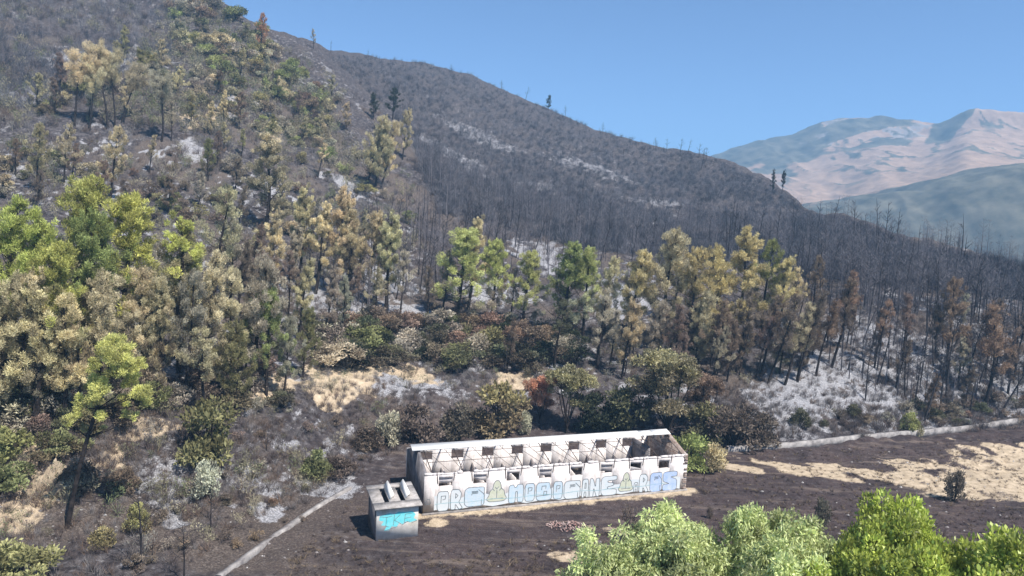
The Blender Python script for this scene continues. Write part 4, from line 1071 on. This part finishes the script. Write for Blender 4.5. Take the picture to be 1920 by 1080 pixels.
scatter_shrubs([(250, 1080), (330, 800), (560, 760), (740, 790), (740, 850), (600, 960), (420, 1060)], 34, 22, ['umber', 'grey', 'brown', 'umber'], (.6, 1.4),
   'low brown bush on the burnt slope left of the small shed', 'low bushes left of the small shed', (.9, 1.4), .8)

fill_pines([(380, 560), (560, 460), (760, 480), (770, 620), (560, 650), (400, 650)], 18, 28, ['thin', 'thin', 'narrow'], ['grey', 'umber', 'tan2', 'tan', 'umber'], (7, 11), 'thin dull pine in the mixed stand between the left belt and the pale green pines', 'thin pines in the mixed stand')
fill_pines([(1110, 660), (1480, 640), (1540, 700), (1440, 730), (1100, 730)], 18, 24, ['thin', 'round'], ['grey', 'umber', 'tan2', 'umber'], (6, 10), 'dull brownish pine filling the shade under the yellowing pines', 'pines in the shade of the yellowing belt', .1)
fill_pines([(-60, 830), (-60, 700), (560, 650), (580, 720), (420, 760), (120, 830)], 14, 34, ['cone', 'round', 'thin'], ['grey', 'tan2', 'umber', 'bush', 'tan'], (7, 11), 'grey-brown scorched pine packed inside the left pine belt', 'pines packed inside the left belt')
fill_pines([(1500, 640), (1960, 640), (1960, 770), (1720, 790), (1560, 710)], 16, 34, ['thin', 'narrow'], ['umber', 'brown', 'umber', 'grey'], (6, 10), 'brownish half-burnt pine among the trunks above the right kerb', 'half-burnt pines above the right kerb', .09)
fill_pines([(60, 120), (330, 90), (560, 170), (700, 250), (740, 350), (560, 330), (300, 280), (40, 260)], 34, 30, ['round', 'thin', 'cone'], ['tan', 'tan2', 'grey', 'moss', 'umber', 'tan2'], (6, 10), 'ragged scorched pine among the scrub of the upper left hillside', 'ragged pines on the upper left hillside', .04)
fill_pines([(-320, 840), (-320, 560), (-60, 600), (-60, 840)], 14, 30, ['cone', 'round', 'thin'], ['tan', 'green2', 'tan2', 'green'], (9, 13), 'pine of the left belt standing past the left edge of the photo', 'pines past the left edge', .05)
fill_pines([(1965, 620), (2230, 660), (2230, 750), (1965, 760)], 10, 30, ['thin'], ['umber', 'brown'], (7, 10), 'half-burnt pine standing past the right edge of the photo', 'pines past the right edge', .08)
fill_pines([(40, 330), (330, 290), (520, 330), (560, 450), (200, 420), (-40, 380)], 12, 40, ['thin', 'round'], ['grey', 'umber', 'tan2'], (6, 9), 'small scorched pine scattered on the middle of the left slope', 'small pines on the middle left slope')

# bare burnt trees ------------------------------------------------------------
def bare_arrays(seed, H=9.0, twigs=60, tr=.13, spread=1.6, lo=.3, tw=.035, depth=True):
    r = np.random.default_rng(seed); mb = MB(); ph = r.uniform(0, 6.28); bend = r.uniform(.1, .8)
    def axis(t): return np.array([math.cos(ph) * bend * t * t + .08 * math.sin(6 * t + ph), math.sin(ph) * bend * t * t, H * t])
    ts = np.linspace(0, 1, 7)
    mb.tube([axis(t) - (np.array([0, 0, .5]) if t == 0 else 0) for t in ts], [tr * (1 - t) ** .8 + .015 for t in ts], 5)
    for i in range(int(twigs * .3)):
        t = r.uniform(lo, .95); a = r.uniform(0, 6.28); L = spread * (1.15 - t) * r.uniform(.6, 1.3) + .3; s0 = axis(t)
        e = s0 + np.array([math.cos(a) * L, math.sin(a) * L, L * r.uniform(.35, 1.0)])
        mb.tube([s0, s0 * .5 + e * .5 - np.array([0, 0, .08 * L]), e], [tw * 1.1, tw * .8, tw * .3], 3)
        for k in range(3 if depth else 1):
            f = r.uniform(.3, 1); q = s0 * (1 - f) + e * f; a2 = a + r.normal() * .9; l2 = L * r.uniform(.3, .6)
            mb.tube([q, q + np.array([math.cos(a2) * l2, math.sin(a2) * l2, l2 * r.uniform(.3, 1.2)])], [tw * .6, tw * .25], 3)
    return mb
BARE = [bare_arrays(100 + i, 9, tw_, tr=.13, spread=sp_, lo=lo_).mesh('burnt_tree', MAT['char'], True) for i, (tw_, sp_, lo_) in enumerate([(50, 1.5, .3), (70, 1.8, .25), (28, 1.2, .4), (60, 1.4, .2), (90, 2.0, .3), (16, .9, .45)])]
def bare(px, py, h, lean, label, group, wide=1.0, k=None, name='burnt_tree'):
    p = hit(px, py)
    if p is None: return
    o = link(name, BARE[k] if k is not None else random.choice(BARE))
    o.location = (p[0], p[1], p[2]); s = h / 9.0
    from mathutils import Quaternion
    o.rotation_mode = 'QUATERNION'
    o.rotation_quaternion = Quaternion((0, 1, 0), lean) @ Quaternion((1, 0, 0), random.uniform(-.07, .07)) @ Quaternion((0, 0, 1), random.uniform(0, 6.28))
    o.scale = (s * wide, s * wide, s)
    tag(o, label, 'burnt tree', group)
for (x, y) in sample([(1470, 560), (1960, 620), (1960, 770), (1700, 795), (1600, 740), (1560, 690), (1440, 640)], 64, 20):
    bare(x, y, random.uniform(6.5, 12), random.gauss(.10, .11), 'bare charred trunk in the burnt stand above the right concrete kerb', 'charred trunks above the right kerb', .9)
for (x, y) in sample([(1480, 420), (1600, 455), (1750, 490), (1960, 550), (1960, 620), (1470, 560), (1330, 520), (1300, 470), (1440, 430)], 85, 13):
    bare(x, y, random.uniform(7, 13), random.gauss(.03, .07), 'tall bare charred trunk in the dense stand on the low right ridge', 'charred trunks on the low right ridge', .8)
for (x, y) in sample([(560, 470), (760, 400), (1000, 430), (1280, 450), (1300, 520), (1120, 500), (860, 540), (700, 600), (600, 560)], 85, 13):
    bare(x, y, random.uniform(7, 11), random.gauss(.08, .08), 'thin charred trunk on the ashy slope above the pine belt', 'charred trunks above the pine belt', .8)
for (px, py, h, lean, lab, k) in [
  (1092, 366, 9, .02, 'isolated charred trunk in the middle of the far blue-grey slope', 5),
  (985, 188, 8, .25, 'leaning bare tree on the ridge skyline left of the dark round pine', 0),
  (1315, 318, 9, .1, 'bare forked tree standing on the skyline dip of the ridge', 4),
  (300, 760, 7, -.5, 'fallen-over charred trunk under the left pine belt', 5),
  (880, 822, 5.0, .35, 'charred leaning trunk behind the ridge sheet of the long building', 5),
  (500, 845, 2.6, .05, 'thin black snag on the bare slope between the pines and the shed', 5),
  (265, 1065, 5.5, .0, 'bare sapling with many thin branches at the bottom left', 4),
  (345, 1085, 4.0, .05, 'twiggy bare sapling at the bottom edge left of the concrete channel', 4),
  (395, 1000, 3.6, .05, 'twiggy bare shrub below the pale dried bush', 1),
  (945, 700, 6, .1, 'black trunk standing in front of the dark thicket', 5),
  (1318, 903, 2.2, .2, 'short forked black stump right of the building corner', 5),
  (1170, 705, 7, .12, 'dark lower trunk standing clear above the two oaks', 5),
  (1362, 470, 12, .0, 'tall thin burnt pole rising above the yellow pines', 5)]:
    bare(px, py, h, lean, lab, None, 1.0, k)
for (x, y, h) in [(690, 112, 5), (620, 100, 5), (845, 138, 5), (940, 168, 5), (1060, 218, 6), (1130, 252, 6), (1230, 282, 6), (1275, 286, 7), (1290, 288, 7), (1250, 282, 6), (1310, 296, 7), (1325, 300, 6)]:
    bare(x, y, h, random.gauss(0, .05), 'small bare tree on the skyline of the burnt ridge', 'bare trees along the ridge skyline', 1.2)

# masses nobody could count: brush and far wood --------------------------------
def brush_proto(seed, H, n_, w, spread):
    r = np.random.default_rng(seed); V = []
    for i in range(n_):
        a = r.uniform(0, 6.28); q = r.uniform(0, spread); b = np.array([math.cos(a) * q * .35, math.sin(a) * q * .35, -0.05 + r.uniform(0, .35) * H])
        e = np.array([math.cos(a) * q + r.normal() * .15, math.sin(a) * q + r.normal() * .15, H * r.uniform(.45, 1.0)])
        if e[2] < b[2] + .1 * H: e[2] = b[2] + .3 * H
        s = np.cross(e - b, r.normal(size=3)); s *= w / np.linalg.norm(s)
        V.append([b - s, b + s, e])
    return np.array(V).reshape(-1, 3)
def mass(name, label, cat, protos, placements, colfn, mat, sc_fn):
    Vs, Cs = [], []
    groups = [[] for _ in protos]
    for p in placements: groups[random.randrange(len(protos))].append(p)
    for pr, pl in zip(protos, groups):
        if not pl: continue
        P = np.array(pl); n_ = len(P)
        a = rng.uniform(0, 6.28, n_); s = sc_fn(P, n_)
        ca, sa = np.cos(a), np.sin(a)
        x = pr[None, :, 0] * s[:, None]; y = pr[None, :, 1] * s[:, None]; z = pr[None, :, 2] * s[:, None]
        V = np.stack([P[:, 0:1] + ca[:, None] * x - sa[:, None] * y, P[:, 1:2] + sa[:, None] * x + ca[:, None] * y, P[:, 2:3] + z], -1)
        Vs.append(V.reshape(-1, 3)); c = colfn(P, n_)
        c = np.repeat(c, len(pr), 0) * np.repeat(rng.uniform(.7, 1.3, (n_ * len(pr) // 3, 1)), 3, 0)
        Cs.append(np.concatenate([c, np.ones((len(c), 1))], 1))
    V = np.concatenate(Vs); C = np.concatenate(Cs); F = np.arange(len(V)).reshape(-1, 3)
    return tag(link(name, np_mesh(name, V, F, C, mat)), label, cat, None, 'stuff')
def spots(P, n_, gap=0.0):
    out = []
    for (x, y) in sample(P, n_):
        p = hit(x, y)
        if p is None or np.hypot(p[0], p[1]) > 480: continue
        if gap and float(fbm(p[0] / 13, p[1] / 13, 4, 70)) < .5 + random.gauss(0, .05) and random.random() < gap: continue
        out.append(p)
    return out
pal = np.array([(.13, .105, .10), (.19, .165, .155), (.085, .068, .068), (.24, .20, .17), (.15, .11, .085), (.26, .24, .23)])
palfar = np.array([(.085, .083, .092), (.12, .118, .128), (.055, .053, .06), (.18, .176, .19)])
BP = [brush_proto(200 + i, 1.5, 60, .013, 1.1) for i in range(5)]
pl = spots([(-330, -20), (400, 5), (700, 200), (800, 330), (1100, 480), (1500, 560), (2250, 640), (2250, 785), (1400, 830), (1290, 800), (760, 800), (300, 1090), (-330, 1090)], 13200, .7)
def out_b(p): 
    u = (p[0] - BX) * Ux + (p[1] - BY) * Uy; v = -(p[0] - BX) * Uy + (p[1] - BY) * Ux
    return not (-6 < u < BL + 1 and -7 < v < BW + .6)
pl = [p for p in pl if out_b(p)]
mass('burnt_brush', 'grey-brown leafless burnt brush covering the hillsides', 'brush', BP, pl, lambda P, n_: pal[rng.integers(0, len(pal), n_)], MAT['twigs'],
     lambda P, n_: rng.uniform(.35, 1.1, n_) * np.clip(np.hypot(P[:, 0], P[:, 1]) / 110, .55, 2.0))
FP = [brush_proto(300 + i, 2.2, 44, .018, 1.8) for i in range(5)]
for f in FP: pass
pl = spots([(-330, -30), (330, -10), (330, 110), (200, 190), (-330, 240)], 1800) + spots([(620, 110), (720, 104), (850, 128), (960, 168), (1080, 226), (1200, 268), (1340, 300), (1440, 350), (1520, 400), (1720, 474), (2250, 530), (2250, 600), (1500, 520), (1100, 470), (820, 400), (760, 240)], 15600, .45)
mass('far_burnt_wood', 'blue-grey leafless burnt wood covering the far slope and ridge', 'wood', FP, pl, lambda P, n_: palfar[rng.integers(0, len(palfar), n_)], MAT['twigs'],
     lambda P, n_: rng.uniform(.5, 1.35, n_) * np.where(np.hypot(P[:, 0], P[:, 1]) < 240, 1.35, 1.0))
pl = spots([(1290, 600), (2250, 600), (2250, 775), (1700, 805), (1400, 832), (1290, 810)], 3120, .6) + spots([(1560, 770), (2250, 740), (2250, 790), (1600, 822)], 1080) + spots([(-330, 1090), (-330, 820), (560, 720), (760, 720), (760, 840), (560, 960), (300, 1090)], 2640, .7)
pl = [p for p in pl if out_b(p)]
mass('ashen_brush', 'ash-grey and brown leafless brush at the foot of the slopes', 'brush', [brush_proto(230 + i, .8, 34, .011, .6) for i in range(4)], pl, lambda P, n_: np.array([(.12, .10, .095), (.20, .18, .17), (.09, .07, .065), (.17, .12, .09)])[rng.integers(0, 4, n_)], MAT['twigs'], lambda P, n_: rng.uniform(.5, 1.5, n_))
def pole_proto(seed, H, n_, w, spread):
    r = np.random.default_rng(seed); V = []
    for k in range(2):
        a = k * 1.57; d = np.array([math.cos(a), math.sin(a), 0]) * .10
        V.append([-d - np.array([0, 0, .5]), d - np.array([0, 0, .5]), (0.15, .1, H)])
    for i in range(n_):
        t = r.uniform(.25, .97); a = r.uniform(0, 6.28); L = spread * (1.25 - t) * r.uniform(.4, 1.2) + .2
        b = np.array([.15 * t, .1 * t, H * t]); b = b + np.array([math.cos(a), math.sin(a), .4]) * L * r.uniform(0, .6)
        e = b + np.array([math.cos(a + r.normal() * .5) * L, math.sin(a) * L, L * r.uniform(.3, 1.3)]) * .7
        s_ = np.cross(e - b, r.normal(size=3)); s_ *= w / np.linalg.norm(s_); V.append([b - s_, b + s_, e])
    return np.array(V, float).reshape(-1, 3)
pl = spots([(1440, 365), (1520, 405), (1620, 445), (1720, 478), (2250, 530), (2250, 640), (1700, 600), (1440, 540), (1250, 470), (1300, 400)], 950) + spots([(1480, 540), (2250, 620), (2250, 760), (1700, 780), (1560, 700)], 132) + spots([(560, 440), (760, 400), (1250, 440), (1250, 520), (860, 560), (620, 600)], 312)
pl += [p for p in spots([(640, 125), (850, 140), (1080, 240), (1340, 310), (1440, 370), (1300, 470), (1000, 440), (800, 380), (760, 240)], 1800, .5)] + spots([(-330, -20), (330, -10), (330, 110), (200, 170), (-330, 230)], 504, .3)
mass('burnt_stand', 'fuzzy mass of bare burnt trees between the separate trunks on the low right ridge', 'burnt wood', [pole_proto(500 + i, 9, 110, .014, 2.0) for i in range(5)], pl, lambda P, n_: np.array([(.17, .155, .16), (.22, .20, .205), (.12, .108, .112)])[rng.integers(0, 3, n_)], MAT['twigs'], lambda P, n_: rng.uniform(.6, 1.2, n_) * np.where((np.hypot(P[:, 0], P[:, 1]) > 225) | (P[:, 0] < -60), .45, 1.0))
def leaf_proto(seed, H, Rm, n_):
    r = np.random.default_rng(seed); k = 7
    cs = np.stack([r.normal(size=k) * Rm * .45, r.normal(size=k) * Rm * .45, H * r.uniform(.25, .85, k)], 1)
    V, F, C = tufts(cs, np.full(k, Rm * .42), n_ / k, .26, .09, r, 0, H, .6, 1.0)
    V = V.reshape(-1, 4, 3)[:, :3].reshape(-1, 3)
    st = []
    for c_ in cs:
        st.append([(-.03, 0, -.1), (.03, 0, -.1), tuple(c_)])
    return np.concatenate([V, np.array(st, float).reshape(-1, 3)])
LP = [leaf_proto(600 + i, 1.7, 1.0, 150) for i in range(6)]
pl = spots([(-330, -10), (390, 5), (600, 120), (760, 300), (800, 480), (560, 640), (-330, 480)], 1800, .75) + spots([(300, 0), (400, 5), (620, 190), (700, 320), (440, 260), (150, 230), (250, 110)], 600) + spots([(560, 620), (1080, 620), (1500, 640), (1500, 720), (1100, 730), (560, 740)], 312, .4) + spots([(-330, 760), (760, 730), (700, 860), (300, 1080), (-330, 1080)], 192, .6)
pl = [p for p in pl if out_b(p)]
LC = np.array([(.22, .20, .12), (.30, .27, .17), (.14, .13, .08), (.34, .30, .20), (.17, .13, .10), (.26, .24, .20), (.16, .18, .09)])
mass('scorched_scrub', 'olive and tan scorched scrub spread thickly over the left hillside', 'scrub', LP, pl, lambda P, n_: LC[rng.integers(0, len(LC), n_)], MAT['twigs'], lambda P, n_: rng.uniform(.45, 1.5, n_) * np.clip(np.hypot(P[:, 0], P[:, 1]) / 130, .8, 1.5))
oc = np.array([(1, 0, 0), (0, 1, 0), (0, 0, 1), (0, 1, 0), (-1, 0, 0), (0, 0, 1), (-1, 0, 0), (0, -1, 0), (0, 0, 1), (0, -1, 0), (1, 0, 0), (0, 0, 1)], float) * np.array([.09, .07, .05])
pl = [p for p in spots([(420, 1090), (640, 900), (1290, 890), (1400, 850), (2250, 800), (2250, 1090)], 840, .6) + spots([(-330, 1090), (-330, 860), (600, 740), (760, 800), (600, 960)], 600) if out_b(p)]
mass('pebbles', 'pale stones and bits of rubble scattered over the burnt ground', 'stones', [oc, oc * 1.4], pl, lambda P, n_: np.array([(.26, .24, .22), (.2, .18, .17), (.38, .36, .34)])[rng.integers(0, 3, n_)], MAT['twigs'], lambda P, n_: rng.uniform(.4, 1.7, n_))
# dry grass stubble on the field
GP = [brush_proto(400 + i, .32, 16, .012, .3) for i in range(4)]
pl = [p for p in spots([(500, 1090), (700, 900), (1290, 890), (1400, 850), (2250, 800), (2250, 1090)], 6000) if out_b(p) or random.random() < .1]
mass('burnt_stubble', 'sparse burnt grass stubble on the dark field', 'stubble', GP, pl, lambda P, n_: np.array([(.10, .075, .06), (.2, .15, .1), (.05, .04, .04)])[rng.integers(0, 3, n_)], MAT['twigs'], lambda P, n_: rng.uniform(.5, 1.3, n_))

# rocks and rubble ------------------------------------------------------------
MAT['rock'] = speckled('grey rock', (0.14, 0.13, 0.125), (0.36, 0.34, 0.33), 0.8, 0.95, 0.1, .3, .7, .6, .15)
MAT['tanrock'] = speckled('tan earth rock', (0.17, 0.125, 0.085), (0.46, 0.37, 0.26), 2.4, 0.95, 0.1, .3, .7, 1.0, .3)
def rock_mesh(seed, r=1.0, sy=.7, sz=.6, sub=3, name='rock', mat='rock', rough=.35):
    import bmesh
    bm = bmesh.new(); bmesh.ops.create_icosphere(bm, subdivisions=sub, radius=r)
    for v in bm.verts:
        a = vnoise(v.co.x * 1.6 / r + 7 + seed, v.co.y * 1.6 / r + v.co.z * 1.9 / r, seed) - .5
        b = vnoise(v.co.x * 4 / r + seed, v.co.z * 4 / r + v.co.y * 3 / r, seed + 3) - .5
        v.co *= 1 + rough * 2 * a + rough * b
        if sub == 5:
            an = math.atan2(v.co.y, v.co.x)
            v.co *= 1 - .34 * abs(float(vnoise(an * 3.2 + 20, v.co.z * .8, 4)) * 2 - 1) - .12 * abs(float(vnoise(an * 9 + 20, v.co.z * 2.2, 6)) * 2 - 1) - .05 * float(vnoise(an * 22 + 20, v.co.z * 14, 8))
        v.co.y *= sy; v.co.z *= sz
    me = bpy.data.meshes.new(name); bm.to_mesh(me); bm.free(); me.materials.append(MAT[mat]); return me
RK = [rock_mesh(s) for s in (1, 2, 3)]
for i, (px, py, wpx, lab) in enumerate([(435, 192, 34, 'large dark grey boulder on the upper left slope'), (405, 205, 22, 'upright pale boulder left of the large dark one'), (430, 222, 26, 'rounded brown boulder below the large dark one'),
        (480, 200, 26, 'boulder right of the large dark one'), (375, 195, 18, 'small boulder farthest left in the upper slope boulder cluster'), (500, 215, 20, 'low boulder farthest right in the upper slope boulder cluster')]):
    p = hit(px, py); s = wpx / scale_at(p) / 2
    o = link('boulder', RK[i % 3]); o.location = (p[0], p[1], p[2] + s * .15); o.scale = (s, s, s); o.rotation_euler = (0, 0, i * 1.3)
    tag(o, lab, 'boulder', 'boulders on the upper left slope')
p = hit(72, 935); s = 3.0
o = link('rock_outcrop', rock_mesh(9, 1, .8, 1.0, 5, 'rock_outcrop', 'tanrock', .75)); o.location = (p[0], p[1] + .8, p[2] - 0.9); o.scale = (2.6, 2.8, 2.4); o.rotation_euler = (-.3, .1, .3)
tag(o, 'tan pointed earth outcrop at the left edge below the pines', 'rock')
MAT['rubble'] = speckled('brick rubble', (0.22, 0.10, 0.08), (0.50, 0.40, 0.36), 2.0, 0.95, 0.1)
mb = MB(); c0 = hit(1062, 988)
for i in range(170):
    a = rr.uniform(0, 6.28); q = rr.random() ** .7; x = c0[0] + math.cos(a) * q * 1.7; y = c0[1] + math.sin(a) * q * 1.2; z = .35 * (1 - q) * rr.random()
    s = rr.uniform(.05, .15); ang = rr.uniform(0, 3); ux, uy = math.cos(ang) * s, math.sin(ang) * s
    t_ = rr.uniform(-.05, .05)
    b_ = [(x - ux, y - uy, z - .03 + t_), (x + uy * .5, y - ux * .5, z - .03), (x + ux, y + uy, z - .03 - t_), (x - uy * .5, y + ux * .5, z - .03)]
    mb.prism(b_, [(v[0], v[1], v[2] + s * .7) for v in b_])
tag(mb.build('rubble_heap', MAT['rubble']), 'low heap of red brick rubble on the dark field in front of the building', 'rubble', None, 'stuff')

# ------------------------------------------------------------------ haze
mb = MB(); mb.box(-5400, 5400, -600, 5400, -92, 320)
m, n, l = newmat('haze')
v = n.new('ShaderNodeVolumePrincipled'); o = n.new('ShaderNodeOutputMaterial')
v.inputs['Color'].default_value = (0.32, 0.64, 1.0, 1)
v.inputs['Density'].default_value = 0.00046
v.inputs['Density Attribute'].default_value = ''
v.inputs['Anisotropy'].default_value = 0.0
l.new(v.outputs[0], o.inputs['Volume'])
tag(mb.build('haze', m), kind='stuff')
